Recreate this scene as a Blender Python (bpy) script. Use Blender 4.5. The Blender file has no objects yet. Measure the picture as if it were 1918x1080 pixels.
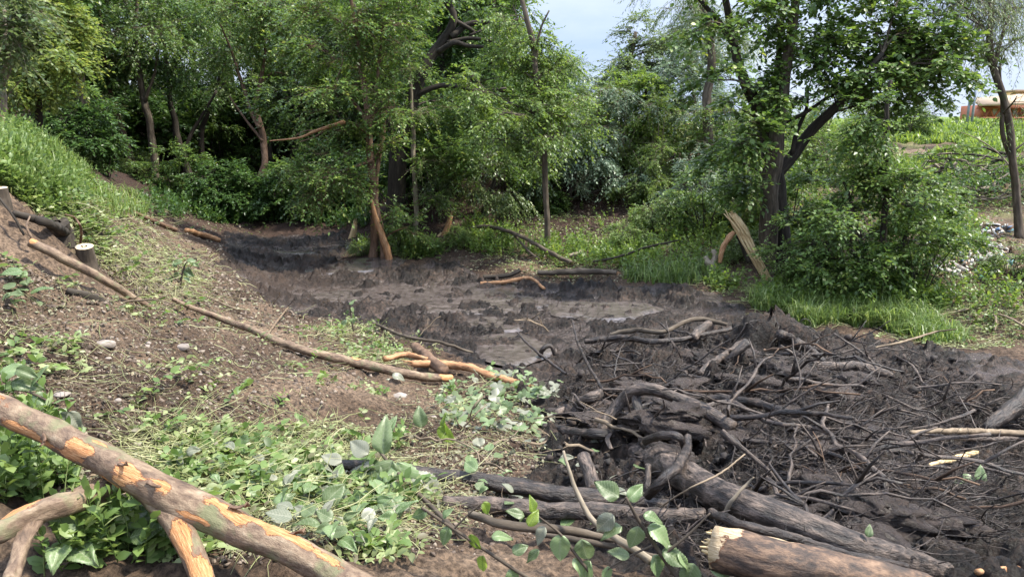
import bpy, math, random
import numpy as np
from mathutils import Vector
R = np.random.RandomState(7)
random.seed(7)
sc = bpy.context.scene
col = sc.collection

# ---------------------------------------------------------------- camera, sky, sun, exposure
EYE = np.array([0.0, 0.0, 3.0]); PITCH = math.radians(12.0); F = 1370.0
cam = bpy.data.objects.new('camera', bpy.data.cameras.new('camera')); col.objects.link(cam)
cam.location = EYE; cam.rotation_euler = (math.pi/2-PITCH, 0, 0)
cam.data.sensor_width = 36.0; cam.data.lens = 36.0*F/1918; cam.data.clip_start = 0.05; cam.data.clip_end = 2000
sc.camera = cam
SUN_EL, SUN_AZ = math.radians(58), math.radians(95)      # high, from the right
w = bpy.data.worlds.new('World'); sc.world = w; w.use_nodes = True
nt = w.node_tree; bg = nt.nodes['Background']; bg.inputs[1].default_value = 0.12
sky = nt.nodes.new('ShaderNodeTexSky'); sky.sky_type = 'NISHITA'; sky.sun_disc = False
sky.sun_elevation = SUN_EL; sky.sun_rotation = SUN_AZ
tcn = nt.nodes.new('ShaderNodeTexCoord'); mp = nt.nodes.new('ShaderNodeMapping'); mp.inputs['Scale'].default_value = (1, 1, 2.6)
nz = nt.nodes.new('ShaderNodeTexNoise'); nz.inputs['Scale'].default_value = 2.3; nz.inputs['Detail'].default_value = 7; nz.inputs['Roughness'].default_value = .55
cr = nt.nodes.new('ShaderNodeValToRGB'); cr.color_ramp.elements[0].position = .36; cr.color_ramp.elements[1].position = .66
cr.color_ramp.elements[0].color = (2.2, 2.85, 4.3, 1); cr.color_ramp.elements[1].color = (3.9, 4.25, 4.9, 1)
mx = nt.nodes.new('ShaderNodeMix'); mx.data_type = 'RGBA'; mx.inputs[0].default_value = .9
nt.links.new(tcn.outputs['Generated'], mp.inputs[0]); nt.links.new(mp.outputs[0], nz.inputs['Vector']); nt.links.new(nz.outputs[0], cr.inputs[0])
sxw = nt.nodes.new('ShaderNodeSeparateXYZ'); nt.links.new(tcn.outputs['Generated'], sxw.inputs[0])      # cloud cover is thinner and brighter overhead
mrw = nt.nodes.new('ShaderNodeMapRange'); mrw.inputs[1].default_value = .2; mrw.inputs[2].default_value = .7; mrw.inputs[3].default_value = 1; mrw.inputs[4].default_value = 2.5
nt.links.new(sxw.outputs[2], mrw.inputs[0]); vmw = nt.nodes.new('ShaderNodeVectorMath'); vmw.operation = 'SCALE'; nt.links.new(cr.outputs[0], vmw.inputs[0]); nt.links.new(mrw.outputs[0], vmw.inputs['Scale'])
nt.links.new(sky.outputs[0], mx.inputs[6]); nt.links.new(vmw.outputs[0], mx.inputs[7]); nt.links.new(mx.outputs[2], bg.inputs[0])
sl = bpy.data.lights.new('sun', 'SUN'); sl.energy = 4.4; sl.angle = math.radians(5); sl.color = (1, .94, .82)
so = bpy.data.objects.new('sun', sl); col.objects.link(so)
sd = Vector((math.sin(SUN_AZ)*math.cos(SUN_EL), math.cos(SUN_AZ)*math.cos(SUN_EL), math.sin(SUN_EL)))
so.rotation_euler = (-sd).to_track_quat('-Z', 'Y').to_euler(); so.location = (0, 0, 30)
vs = sc.view_settings; vs.view_transform = 'Standard'; vs.look = 'None'; vs.gamma = 1; vs.exposure = 1.1
sc.cycles.max_bounces = 6; sc.cycles.transparent_max_bounces = 4; sc.cycles.transmission_bounces = 3
sc.cycles.diffuse_bounces = 3; sc.cycles.glossy_bounces = 2; sc.cycles.caustics_reflective = False

# ---------------------------------------------------------------- noise
def _h(ix, iy, iz, s):
    n = (ix.astype(np.int64)*374761393 + iy.astype(np.int64)*668265263 + iz.astype(np.int64)*2147483647 + s*144665) & 0xffffffff
    n = ((n ^ (n >> 13))*1274126177) & 0xffffffff
    n = ((n ^ (n >> 16))*2246822519) & 0xffffffff
    return ((n ^ (n >> 15)) & 0xffff)/65535.0*2-1
def vnoise(x, y, z=None, s=0):
    x = np.asarray(x, float); y = np.asarray(y, float)
    z = np.zeros_like(x) if z is None else np.asarray(z, float)
    ix, iy, iz = np.floor(x), np.floor(y), np.floor(z)
    fx, fy, fz = x-ix, y-iy, z-iz
    fx, fy, fz = (q*q*(3-2*q) for q in (fx, fy, fz))
    def L(a, b, t): return a+(b-a)*t
    r = 0
    c00 = L(_h(ix, iy, iz, s), _h(ix+1, iy, iz, s), fx); c10 = L(_h(ix, iy+1, iz, s), _h(ix+1, iy+1, iz, s), fx)
    if not np.any(fz): return L(c00, c10, fy)
    c01 = L(_h(ix, iy, iz+1, s), _h(ix+1, iy, iz+1, s), fx); c11 = L(_h(ix, iy+1, iz+1, s), _h(ix+1, iy+1, iz+1, s), fx)
    return L(L(c00, c10, fy), L(c01, c11, fy), fz)
def fbm(x, y, sc_, octv=4, g=.5, s=0):
    a, r, f = 1., 0., 1./sc_
    for k in range(octv):
        r = r + a*vnoise(x*f+17.3*k, y*f-9.1*k, s=s+k); a *= g; f *= 2.03
    return r
def sstep(a, b, x):
    t = np.clip((x-a)/(b-a), 0, 1); return t*t*(3-2*t)

# ---------------------------------------------------------------- picture ray -> place
CP, SP = math.cos(PITCH), math.sin(PITCH)
def ray(px, py):
    u = (np.asarray(px, float)-959)/F; v = (540-np.asarray(py, float))/F
    return np.stack([u, CP+v*SP, -SP+v*CP], -1)
def atY(px, py, Y):
    d = ray(px, py); return EYE+d*(Y/d[..., 1:2])
# terrain: spot heights (picture spot and height above the mud) and plain places
SPOT = [(430,440,0),(560,440,0),(640,455,0),(500,500,0),(560,560,0),(700,520,0),(800,510,0),(900,560,0),(1000,600,0),(870,635,0),(1100,545,0),(1200,570,.03),(1340,570,.1),(760,590,0),(950,670,.05),
 (1050,760,.28),(1250,800,.62),(1200,630,.15),(1430,625,.3),(1500,700,.45),(1700,650,.15),(1660,760,.6),(1500,850,.85),(1400,930,.9),(1750,900,.75),(1905,850,.0),(1870,900,.1),(1905,1010,.6),(1900,730,.35),
 (1600,1060,.95),(1250,1060,1.0),(1100,950,.8),(1000,1000,.9),(1100,870,.6),(960,900,.78),
 (700,1060,1.2),(400,1060,1.35),(0,1060,1.55),(0,800,1.6),(300,800,1.4),(600,800,1.1),(850,800,.75),(950,740,.42),(700,720,.7),(500,650,.9),(850,690,.33),(640,630,.22),(520,600,.3),(400,545,.6),(400,490,.42),
 (300,600,1.3),(100,600,1.8),(0,560,1.98),(0,450,2.25),(0,350,2.6),(100,350,2.45),(200,450,1.72),(100,450,2.0),(200,550,1.5),(300,450,1.12),(300,520,1.05),(250,385,1.4),(350,440,.6),(405,436,.22),(150,320,2.25),(60,262,2.9),(200,350,1.8),
 (650,435,.05),(720,480,.12),(850,470,.2),(870,430,.5),(1000,480,.25),(1150,500,.2),(1300,520,.22),(1300,460,.5),(1100,440,.5),(900,400,.8),(1100,400,.8),(1100,340,1.6),(1100,300,2.2),(1100,280,2.45),(900,330,1.7),(850,300,2.15),
 (700,400,.4),(600,400,.3),(500,390,.35),(1300,400,1.0),(1300,340,1.7),(1300,300,2.1),(1500,520,.25),(1500,450,.7),(1500,350,1.6),(1500,262,2.75),(1700,605,.12),(1850,610,.18),(1850,480,.8),(1700,480,.8),(1850,420,1.1),(1850,380,1.35),
 (255,352,.95),(292,348,.9),(368,370,.4),(200,331,1.45),(500,372,.6),
 (1850,330,1.9),(1850,300,2.25),(1850,265,2.7)]
PLACE = [(-5.6,8,3.0),(-10,12,3.7),(-14,20,4),(-14,36,1.3),(-10,37,1.1),(-21,36,3.2),(-26,30,5),(-18,24,3.3),(-16,44,3),(-6,32,.5),(0,34,1.0),(-20,50,5),(-2,27,.9),(28,46,3.5),(12,46,3.3),(30,70,4.0),(70,60,4.5),(0,60,3.4),(-20,70,5),(6,30,2.9),
 (0,0,1.5),(-3,0,1.95),(3,0,1.2),(6,0,1.0),(0,-6,2.0),(8,4,.7),(10,8,.5),(13,12,1.1),(-10,0,4.4),(-6,3,3.3),(-8,-6,4.4),(8,-6,1.2),(20,0,1.5),(22,12,2.2),(-7.5,5,3.8),(-40,0,6),(-40,40,7),(-40,90,7),(60,0,3),(60,100,5),(0,100,4.5),(0,-30,3)]
pts = []
for a, b, z in SPOT:
    d = ray(a, b); pts.append(EYE+d*((z-3)/d[2]))
pts = np.array([list(p) for p in pts]+[list(map(float, p)) for p in PLACE])
def tps_k(r2): return np.where(r2 > 0, .5*r2*np.log(np.maximum(r2, 1e-12)), 0)
n = len(pts); X0 = pts[:, :2]
K = tps_k(((X0[:, None]-X0[None])**2).sum(-1))+np.eye(n)*.06
P_ = np.c_[np.ones(n), X0]; A = np.zeros((n+3, n+3)); A[:n, :n] = K; A[:n, n:] = P_; A[n:, :n] = P_.T
W = np.linalg.solve(A, np.r_[pts[:, 2], 0, 0, 0])
GX = np.arange(-45, 65.01, .15); GY = np.arange(-8, 100.01, .15)
gx, gy = np.meshgrid(GX, GY, indexing='ij'); HB = W[n]+W[n+1]*gx+W[n+2]*gy
for i in range(n): HB += W[i]*tps_k((gx-X0[i, 0])**2+(gy-X0[i, 1])**2)
def base(x, y):
    fx = np.clip((np.asarray(x)-GX[0])/.15, 0, len(GX)-1.001); fy = np.clip((np.asarray(y)-GY[0])/.15, 0, len(GY)-1.001)
    i = fx.astype(int); j = fy.astype(int); a = fx-i; b = fy-j
    return (HB[i, j]*(1-a)+HB[i+1, j]*a)*(1-b)+(HB[i, j+1]*(1-a)+HB[i+1, j+1]*a)*b
def hit(px, py, off=0., fn=None):
    fn = fn or base
    px = np.atleast_1d(np.asarray(px, float)); py = np.atleast_1d(np.asarray(py, float)); d = ray(px, py)
    ts = np.concatenate([np.arange(1.2, 8, .06), 8*1.012**np.arange(0, 200)])
    t = np.full(len(px), np.nan)
    for k in range(0, len(px), 4000):
        dd = d[k:k+4000]; q = EYE+dd[:, None]*ts[None, :, None]
        below = q[..., 2] < fn(q[..., 0], q[..., 1])+off
        j = np.argmax(below, 1); ok = below.any(1); j1 = np.maximum(j, 1)
        lo = ts[j1-1]; hi = ts[j1]
        for _ in range(9):
            m = (lo+hi)/2; qq = EYE+dd*m[:, None]; b = qq[:, 2] < fn(qq[:, 0], qq[:, 1])+off
            hi = np.where(b, m, hi); lo = np.where(b, lo, m)
        t[k:k+4000] = np.where(ok, hi, 90.)
    return EYE+d*t[:, None]
# mud outline
MPX = [(425,434),(640,440),(655,492),(730,500),(860,488),(900,527),(1100,527),(1350,548),(1395,592),(1500,622),(1750,652),(1917,690)]
MPX2 = [(1010,1010),(960,960),(1000,900),(1040,860),(1030,790),(990,735),(870,668),(700,612),(560,592),(470,545),(410,500)]
mpoly = np.r_[hit(*zip(*MPX))[:, :2], [[9.5, 8.5], [9, 4], [3.4, 2.2], [1.2, 2.0]], hit(*zip(*MPX2))[:, :2]]
def sdist(x, y, poly):
    x = np.asarray(x, float); y = np.asarray(y, float); d = np.full(x.shape, 1e9); ins = np.zeros(x.shape, bool)
    for a, b in zip(poly, np.roll(poly, -1, 0)):
        e = b-a; t = np.clip(((x-a[0])*e[0]+(y-a[1])*e[1])/(e@e), 0, 1)
        d = np.minimum(d, (x-a[0]-t*e[0])**2+(y-a[1]-t*e[1])**2)
        c = ((a[1] > y) != (b[1] > y)) & (x < (b[0]-a[0])*(y-a[1])/(b[1]-a[1]+1e-12)+a[0]); ins ^= c
    return np.where(ins, -1, 1)*np.sqrt(d)
def mudd(x, y): return sdist(x, y, mpoly)+.22*fbm(x, y, .9, 3, s=50)
pile_c = hit([1400, 1650], [800, 830])[:, :2]
HQ = [.0, .2]
def micro(x, y):
    """ploughed, lumpy surface detail on top of the smooth terrain"""
    x = np.asarray(x, float); y = np.asarray(y, float)
    md = mudd(x, y); mud = sstep(.15, -.15, md)
    pile = np.maximum(sstep(4.2, .5, np.hypot(x-pile_c[0, 0], (y-pile_c[0, 1])*.75)), sstep(4.4, .5, np.hypot(x-pile_c[1, 0], (y-pile_c[1, 1])*.75)))*mud
    rg = 1-np.abs(fbm(x*.9+y*.5, y*.55-x*.45, .42, 4, .55, s=3))
    lump = np.abs(fbm(x, y, .28, 4, .55, s=9))
    calm = sstep(.1, .6, fbm(x, y*1.7, 2.1, 2, s=21)+.25)
    rut = .45-np.abs(fbm(x*.55+y*.25, y*1.1, .16, 4, .6, s=71))
    hm = .035+.11*rut*(1-.55*calm)+(.1*lump*(1-.6*calm)+.018*fbm(x, y, .07, 4, .65, s=31)*(1-.8*calm))+pile*(.2*(rg-.6)+.1*lump+.055*(.45-np.abs(fbm(x*.8+y*.6, (y*.8-x*.6)*.4, .11, 4, .6, s=35)))+.02*fbm(x, y, .07, 3, .6, s=33))
    hs = .07*fbm(x, y, 1.3, 3, s=40)+.045*np.abs(fbm(x, y, .3, 3, s=44))+.02*fbm(x, y, .07, 4, .65, s=47)
    far = sstep(18, 30, y)
    cl = np.maximum(0, fbm(x*.75, y*.8, .2, 4, .68, s=81)-.1)*(1-.35*calm)*mud; hm = hm*.75+.16*np.minimum(cl, .8)
    global WET; hw = hm-.0; WET = sstep(HQ[1], HQ[0], hw)*sstep(.12, .0, cl)*(1-.6*pile)
    global HM; HM = hm
    return mud*(hm-.05)+(1-mud)*hs*(1+1.5*far), mud
HM = None; _x, _y = np.meshgrid(np.linspace(-3, 3, 120), np.linspace(11, 16, 120)); _m = micro(_x, _y)[1]; HQ = list(np.percentile(HM[_m > .9], [32, 58]))
def ground_z(x, y): return base(x, y)+micro(x, y)[0]

# ---------------------------------------------------------------- mesh helpers
def mk(name, V, F, mat, parent=None, attrs=None, smooth=True, loc=None):
    """V (n,3); F list of int arrays (m,k)"""
    V = np.asarray(V, np.float32)
    if loc is not None: V = V-np.asarray(loc, np.float32)
    if not isinstance(F, list): F = [F]
    F = [f for f in F if len(f)]
    me = bpy.data.meshes.new(name); me.vertices.add(len(V)); me.vertices.foreach_set('co', V.ravel())
    lv = np.concatenate([f.ravel() for f in F]).astype(np.int32); cnt = np.concatenate([np.full(len(f), f.shape[1]) for f in F])
    me.loops.add(len(lv)); me.loops.foreach_set('vertex_index', lv)
    st = np.concatenate([[0], np.cumsum(cnt)[:-1]]).astype(np.int32)
    me.polygons.add(len(cnt)); me.polygons.foreach_set('loop_start', st); me.polygons.foreach_set('loop_total', cnt.astype(np.int32))
    if smooth: me.polygons.foreach_set('use_smooth', np.ones(len(cnt), bool))
    for k, a in (attrs or {}).items():
        a = np.asarray(a, np.float32)
        if a.ndim == 2: at = me.attributes.new(k, 'FLOAT_VECTOR', 'POINT'); at.data.foreach_set('vector', a.ravel())
        else: at = me.attributes.new(k, 'FLOAT', 'POINT'); at.data.foreach_set('value', a)
    me.update(calc_edges=True)
    me.materials.append(mat)
    o = bpy.data.objects.new(name, me); col.objects.link(o)
    if parent is not None: o.parent = parent
    elif loc is not None: o.location = loc
    return o
def tag(o, label=None, cat=None, group=None, kind=None):
    for k, v in (('label', label), ('category', cat), ('group', group), ('kind', kind)):
        if v: o[k] = v
    return o
def thing(name, loc, label, cat, group=None):
    o = bpy.data.objects.new(name, None); col.objects.link(o); o.location = loc; o.empty_display_size = .2
    return tag(o, label, cat, group)
class B:
    """collects pieces of one mesh"""
    def __init__(s): s.V = []; s.F = {}; s.n = 0; s.T = []; s.C = []
    def add(s, V, F, tint=None, tc=None):
        V = np.asarray(V, float).reshape(-1, 3)
        for f in (F if isinstance(F, list) else [F]):
            f = np.asarray(f, int)
            if len(f): s.F.setdefault(f.shape[1], []).append(f+s.n)
        s.V.append(V); s.n += len(V)
        s.T.append(np.zeros(len(V)) if tint is None else np.broadcast_to(tint, (len(V),)))
        s.C.append(V if tc is None else tc)
    def build(s, name, mat, parent=None, loc=None, smooth=True):
        if not s.n: return None
        return mk(name, np.concatenate(s.V), [np.concatenate(f) for f in s.F.values()], mat, parent,
                  {'tint': np.concatenate(s.T), 'tc': np.concatenate(s.C)}, smooth, loc)
def nrm(a): return a/np.maximum(np.linalg.norm(a, axis=-1, keepdims=True), 1e-9)
def tubes(P, r, S=5, rough=0., caps=True, seed=0, tor=None):
    """P (N,K,3), r (N,K): N tubes; returns V, F(list), tc, tint"""
    P = np.asarray(P, float); r = np.asarray(r, float); N, K_ = r.shape
    T = np.empty_like(P); T[:, 1:-1] = P[:, 2:]-P[:, :-2]; T[:, 0] = P[:, 1]-P[:, 0]; T[:, -1] = P[:, -1]-P[:, -2]; T = nrm(T)
    m = nrm(P[:, -1]-P[:, 0]); up = np.where(np.abs(m[:, 2:3]) > .8, [[0.13, 1, 0]], [[0, .07, 1]])[:, None, :]
    A1 = nrm(np.cross(T, up)); A2 = np.cross(T, A1)
    th = np.arange(S)/S*2*math.pi
    ln = np.concatenate([np.zeros((N, 1)), np.cumsum(np.linalg.norm(P[:, 1:]-P[:, :-1], axis=-1), 1)], 1)
    rr = r[:, :, None]*np.ones(S)
    c, s_ = np.cos(th), np.sin(th)
    if rough:
        q = r.mean(); off = np.arange(N)[:, None, None]*7.3+seed
        nx = (c*1.3+off)+0*ln[..., None]; ny = s_*1.3+0*ln[..., None]; nz_ = ln[..., None]/q*.35+0*c
        rr = rr*(1+rough*(vnoise(nx, ny, nz_, 5)+.6*vnoise(nx*2.3, ny*2.3, nz_*2.3, 6)+.4*vnoise(nx*5, ny*5, nz_*6, 7)+.25*vnoise(nx*9+3, ny*9, nz_*14, 8)))
    V = P[:, :, None]+rr[..., None]*(A1[:, :, None]*c[:, None]+A2[:, :, None]*s_[:, None])
    tc = np.stack([c*r[..., None]*1.0+np.arange(N)[:, None, None]*1.7, s_*r[..., None]*1.0, ln[..., None]+0*c], -1)
    tint = np.broadcast_to(R.rand(N)[:, None, None], (N, K_, S))
    n0 = (np.arange(N)*K_*S)[:, None, None]; k = (np.arange(K_-1)*S)[None, :, None]; j = np.arange(S)[None, None]; j2 = (j+1) % S
    F_ = [np.stack([n0+k+j, n0+k+j2, n0+k+S+j2, n0+k+S+j], -1).reshape(-1, 4)]
    if caps:
        e0 = (np.arange(N)*K_*S)[:, None]; jj = np.arange(S)[None]
        F_.append(e0+jj[:, ::-1]); F_.append(e0+(K_-1)*S+jj)
    return V.reshape(-1, 3), F_, tc.reshape(-1, 3), tint.reshape(-1)
def smoothline(pts, m):
    """Catmull-Rom through rows of pts (any columns), m samples"""
    p = np.asarray(pts, float)
    if len(p) == 2: return p[0]+(p[1]-p[0])*np.linspace(0, 1, m)[:, None]
    q = np.vstack([2*p[0]-p[1], p, 2*p[-1]-p[-2]])
    d = np.r_[0, np.cumsum(np.maximum(np.linalg.norm(p[1:, :3]-p[:-1, :3], axis=1), 1e-4))]
    s = np.linspace(0, d[-1], m); i = np.clip(np.searchsorted(d, s, side='right')-1, 0, len(p)-2)
    t = ((s-d[i])/(d[i+1]-d[i]))[:, None]; a, b, c, e = q[i], q[i+1], q[i+2], q[i+3]
    return .5*((2*b)+(-a+c)*t+(2*a-5*b+4*c-e)*t*t+(-a+3*b-3*c+e)*t**3)
def inst(TV, TF, pos, X, Y_, Z, scale):
    """copies of a template baked in one mesh: axes X,Y,Z (N,3), scale (N,) or (N,3)"""
    N = len(pos); scale = np.asarray(scale, float)
    if scale.ndim == 1: scale = np.repeat(scale[:, None], 3, 1)
    TVs = TV[None]*scale[:, None, :]
    V = pos[:, None]+TVs[..., 0:1]*X[:, None]+TVs[..., 1:2]*Y_[:, None]+TVs[..., 2:3]*Z[:, None]
    o = (np.arange(N)*len(TV))[:, None, None]
    return V.reshape(-1, 3), [(f[None]+o).reshape(-1, f.shape[1]) for f in TF]
# leaf templates: length along X from 0 to 1, width along Y, normal Z
L4 = (np.array([[0, 0, 0], [.42, .26, .05], [1, 0, -.05], [.42, -.26, .05]]), [np.array([[0, 1, 2], [0, 2, 3]])])
LW = (np.array([[0, 0, 0], [.4, .1, .02], [1, 0, -.12], [.4, -.1, .02]]), [np.array([[0, 1, 2], [0, 2, 3]])])
L6 = (np.array([[0, 0, 0], [.22, .22, .05], [.62, .24, .04], [1, 0, -.1], [.62, -.24, .04], [.22, -.22, .05], [.3, 0, 0], [.65, 0, 0]]),
      [np.array([[0, 1, 6], [0, 6, 5], [2, 3, 7], [3, 4, 7]]), np.array([[1, 2, 7, 6], [6, 7, 4, 5]])])
def bigleaf(ny=4, nx=26, teeth=.05, curl=.12, wmax=.36):
    V = []
    xs = np.linspace(0, 1, nx)
    for i, x in enumerate(xs):
        wd = wmax*(math.sin(math.pi*min(1, x**.72)))**.8*(1-.25*x) if 0 < x < 1 else 0.004
        wd *= 1+teeth*(1 if i % 2 else -1)
        for j in range(-ny, ny+1):
            t = j/ny
            vein = .012*math.cos((x*9-abs(t)*2.2)*2*math.pi)*(abs(t) > 0)*(1-abs(t)*.5)
            V.append([x+.06*abs(t)*wd, t*wd, .16*abs(t)*wd*2+vein-curl*x*x-.05*abs(t)**3+.02*math.sin(7*x+3*t)])
    Q = []; m = 2*ny+1
    for i in range(nx-1):
        for j in range(m-1): Q.append([i*m+j, i*m+j+1, (i+1)*m+j+1, (i+1)*m+j])
    return np.array(V), [np.array(Q)]
LB = bigleaf(); LM = bigleaf(1, 8, .08, .15, .34)
def lobed(n=3):
    """palmate ground leaf"""
    th = np.linspace(-2.7, 2.7, 23); r = .32+.2*np.abs(np.cos(th*1.45))+.04*np.cos(th*17)
    V = np.vstack([[[.3, 0, -.03]], np.c_[.3+r*np.cos(th)*1.1, r*np.sin(th)*1.05, .07*np.cos(th*3)-.08*r]])
    return V, [np.array([[0, i+1, i+2] for i in range(22)])]
LL = lobed()
def leaf_frames(N, ax, up, rng):
    X = nrm(ax); Y_ = nrm(np.cross(up, X)); Z = np.cross(X, Y_); return X, Y_, Z
def rand_dirs(n, rng): return nrm(rng.normal(size=(n, 3)))

# ---------------------------------------------------------------- materials
def mat(name, build):
    m = bpy.data.materials.new(name); m.use_nodes = True; nt = m.node_tree; b = nt.nodes['Principled BSDF']
    def N(t, **kw):
        nd = nt.nodes.new('ShaderNode'+t)
        for k, v in kw.items():
            if k in nd.inputs: nd.inputs[k].default_value = v
            else: setattr(nd, k, v)
        return nd
    build(nt, b, N, nt.links.new); return m
def ramp(N, stops):
    r = N('ValToRGB'); e = r.color_ramp.elements
    while len(e) < len(stops): e.new(.5)
    for q, (p, c) in zip(e, stops): q.position = p; q.color = (*c, 1)
    return r
def bump(N, L, b, h, st, dist):
    bp = N('Bump'); bp.inputs['Strength'].default_value = st; bp.inputs['Distance'].default_value = dist
    L(h, bp.inputs['Height']); L(bp.outputs[0], b.inputs['Normal']); return bp
def attr(N, nm, vec=False):
    a = N('Attribute'); a.attribute_name = nm; return a.outputs['Vector' if vec else 'Fac']
def leafmat(name, stops, trans=.35, rough=.42, spec=.5):
    def f(nt, b, N, L):
        r = ramp(N, stops); L(attr(N, 'tint'), r.inputs[0]); L(r.outputs[0], b.inputs['Base Color'])
        b.inputs['Roughness'].default_value = rough; b.inputs['Specular IOR Level'].default_value = spec
        t = N('BsdfTranslucent'); hs = N('HueSaturation'); hs.inputs['Hue'].default_value = .485; hs.inputs['Saturation'].default_value = 1.1; hs.inputs['Value'].default_value = 1.7
        L(r.outputs[0], hs.inputs['Color']); L(hs.outputs[0], t.inputs[0])
        ms = N('MixShader'); ms.inputs[0].default_value = trans
        L(b.outputs[0], ms.inputs[1]); L(t.outputs[0], ms.inputs[2]); L(ms.outputs[0], nt.nodes['Material Output'].inputs[0])
    return mat(name, f)
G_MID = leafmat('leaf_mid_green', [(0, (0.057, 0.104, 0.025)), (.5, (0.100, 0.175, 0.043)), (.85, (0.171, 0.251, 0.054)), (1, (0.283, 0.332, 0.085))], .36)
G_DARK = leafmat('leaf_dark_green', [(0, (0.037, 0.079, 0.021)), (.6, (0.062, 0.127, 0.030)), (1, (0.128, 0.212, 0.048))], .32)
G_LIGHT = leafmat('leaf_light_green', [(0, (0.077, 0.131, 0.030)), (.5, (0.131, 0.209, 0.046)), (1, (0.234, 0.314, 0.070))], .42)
G_YEL = leafmat('leaf_yellow_green', [(0, (0.081, 0.143, 0.036)), (.5, (0.176, 0.234, 0.060)), (1, (0.324, 0.351, 0.096))], .45)  # sunlight on the crown is painted in as brighter yellow
G_WILL = leafmat('leaf_willow', [(0, (0.069, 0.116, 0.043)), (.5, (0.127, 0.182, 0.067)), (1, (0.237, 0.281, 0.122))], .34, .38)
G_PALE = leafmat('leaf_pale_underside', [(0, (0.088, 0.143, 0.077)), (.5, (0.154, 0.220, 0.132)), (1, (0.264, 0.330, 0.220))], .3, .4)  # sheen on the leaves is put into this pale grey-green
G_HERB = leafmat('herb_leaf', [(0, (0.069, 0.113, 0.031)), (.45, (0.127, 0.204, 0.053)), (.8, (0.215, 0.295, 0.088)), (1, (0.312, 0.367, 0.167))], .38, .45)
G_CUT = leafmat('cut_leaf', [(0, (0.100, 0.085, 0.038)), (.2, (0.120, 0.140, 0.051)), (.5, (0.200, 0.250, 0.085)), (.75, (0.310, 0.350, 0.162)), (1, (0.420, 0.420, 0.255))], .25, .5)
G_DRY = leafmat('litter_leaf', [(0, (.07, .06, .035)), (.4, (.16, .15, .085)), (.7, (.26, .26, .16)), (1, (.2, .13, .08))], .15, .6)
STEM = leafmat('herb_stem', [(0, (.16, .17, .07)), (.5, (.3, .31, .13)), (1, (.42, .4, .22))], .1, .5)
def veined(name, c0, c1, vein, trans=.3):
    def f(nt, b, N, L):
        r = ramp(N, [(0, c0), (1, c1)]); L(attr(N, 'tint'), r.inputs[0])
        sx = N('SeparateXYZ'); L(attr(N, 'tc', True), sx.inputs[0])
        ab = N('Math', operation='ABSOLUTE'); L(sx.outputs[1], ab.inputs[0])
        m1 = N('Math', operation='MULTIPLY_ADD'); L(sx.outputs[0], m1.inputs[0]); m1.inputs[1].default_value = 9
        m2 = N('Math', operation='MULTIPLY'); L(ab.outputs[0], m2.inputs[0]); m2.inputs[1].default_value = -7
        L(m2.outputs[0], m1.inputs[2])
        fr = N('Math', operation='FRACT'); L(m1.outputs[0], fr.inputs[0])
        lt = N('Math', operation='LESS_THAN'); L(fr.outputs[0], lt.inputs[0]); lt.inputs[1].default_value = .1
        l2 = N('Math', operation='LESS_THAN'); L(ab.outputs[0], l2.inputs[0]); l2.inputs[1].default_value = .012
        mxx = N('Math', operation='MAXIMUM'); L(lt.outputs[0], mxx.inputs[0]); L(l2.outputs[0], mxx.inputs[1])
        nz = N('TexNoise'); nz.inputs['Scale'].default_value = 14; L(attr(N, 'tc', True), nz.inputs[0])
        spots = ramp(N, [(.5, (0, 0, 0)), (.75, (.55, .55, .55))]); L(nz.outputs[0], spots.inputs[0])
        m3 = N('Mix', data_type='RGBA'); L(spots.outputs[0], m3.inputs[0]); L(r.outputs[0], m3.inputs[6]); m3.inputs[7].default_value = (*vein, 1)
        m4 = N('Mix', data_type='RGBA'); L(mxx.outputs[0], m4.inputs[0]); L(m3.outputs[2], m4.inputs[6]); m4.inputs[7].default_value = (*[v*.9 for v in vein], 1)
        L(m4.outputs[2], b.inputs['Base Color']); b.inputs['Roughness'].default_value = .42
        bump(N, L, b, fr.outputs[0], .25, .003)
        t = N('BsdfTranslucent'); hs = N('HueSaturation'); hs.inputs['Value'].default_value = 1.6; L(m4.outputs[2], hs.inputs['Color']); L(hs.outputs[0], t.inputs[0])
        ms = N('MixShader'); ms.inputs[0].default_value = trans; L(b.outputs[0], ms.inputs[1]); L(t.outputs[0], ms.inputs[2]); L(ms.outputs[0], nt.nodes['Material Output'].inputs[0])
    return mat(name, f)
V_GREEN = veined('broad_leaf_green', (.09, .15, .05), (.2, .28, .12), (.27, .32, .18))
V_DARK = veined('broad_leaf_dark', (.075, .115, .04), (.15, .2, .085), (.22, .26, .14))
V_GREY = veined('broad_leaf_dusty', (.13, .145, .095), (.23, .23, .17), (.28, .28, .21), .2)
V_YEL = veined('broad_leaf_lime', (.16, .25, .03), (.26, .34, .06), (.1, .16, .03), .5)
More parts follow.
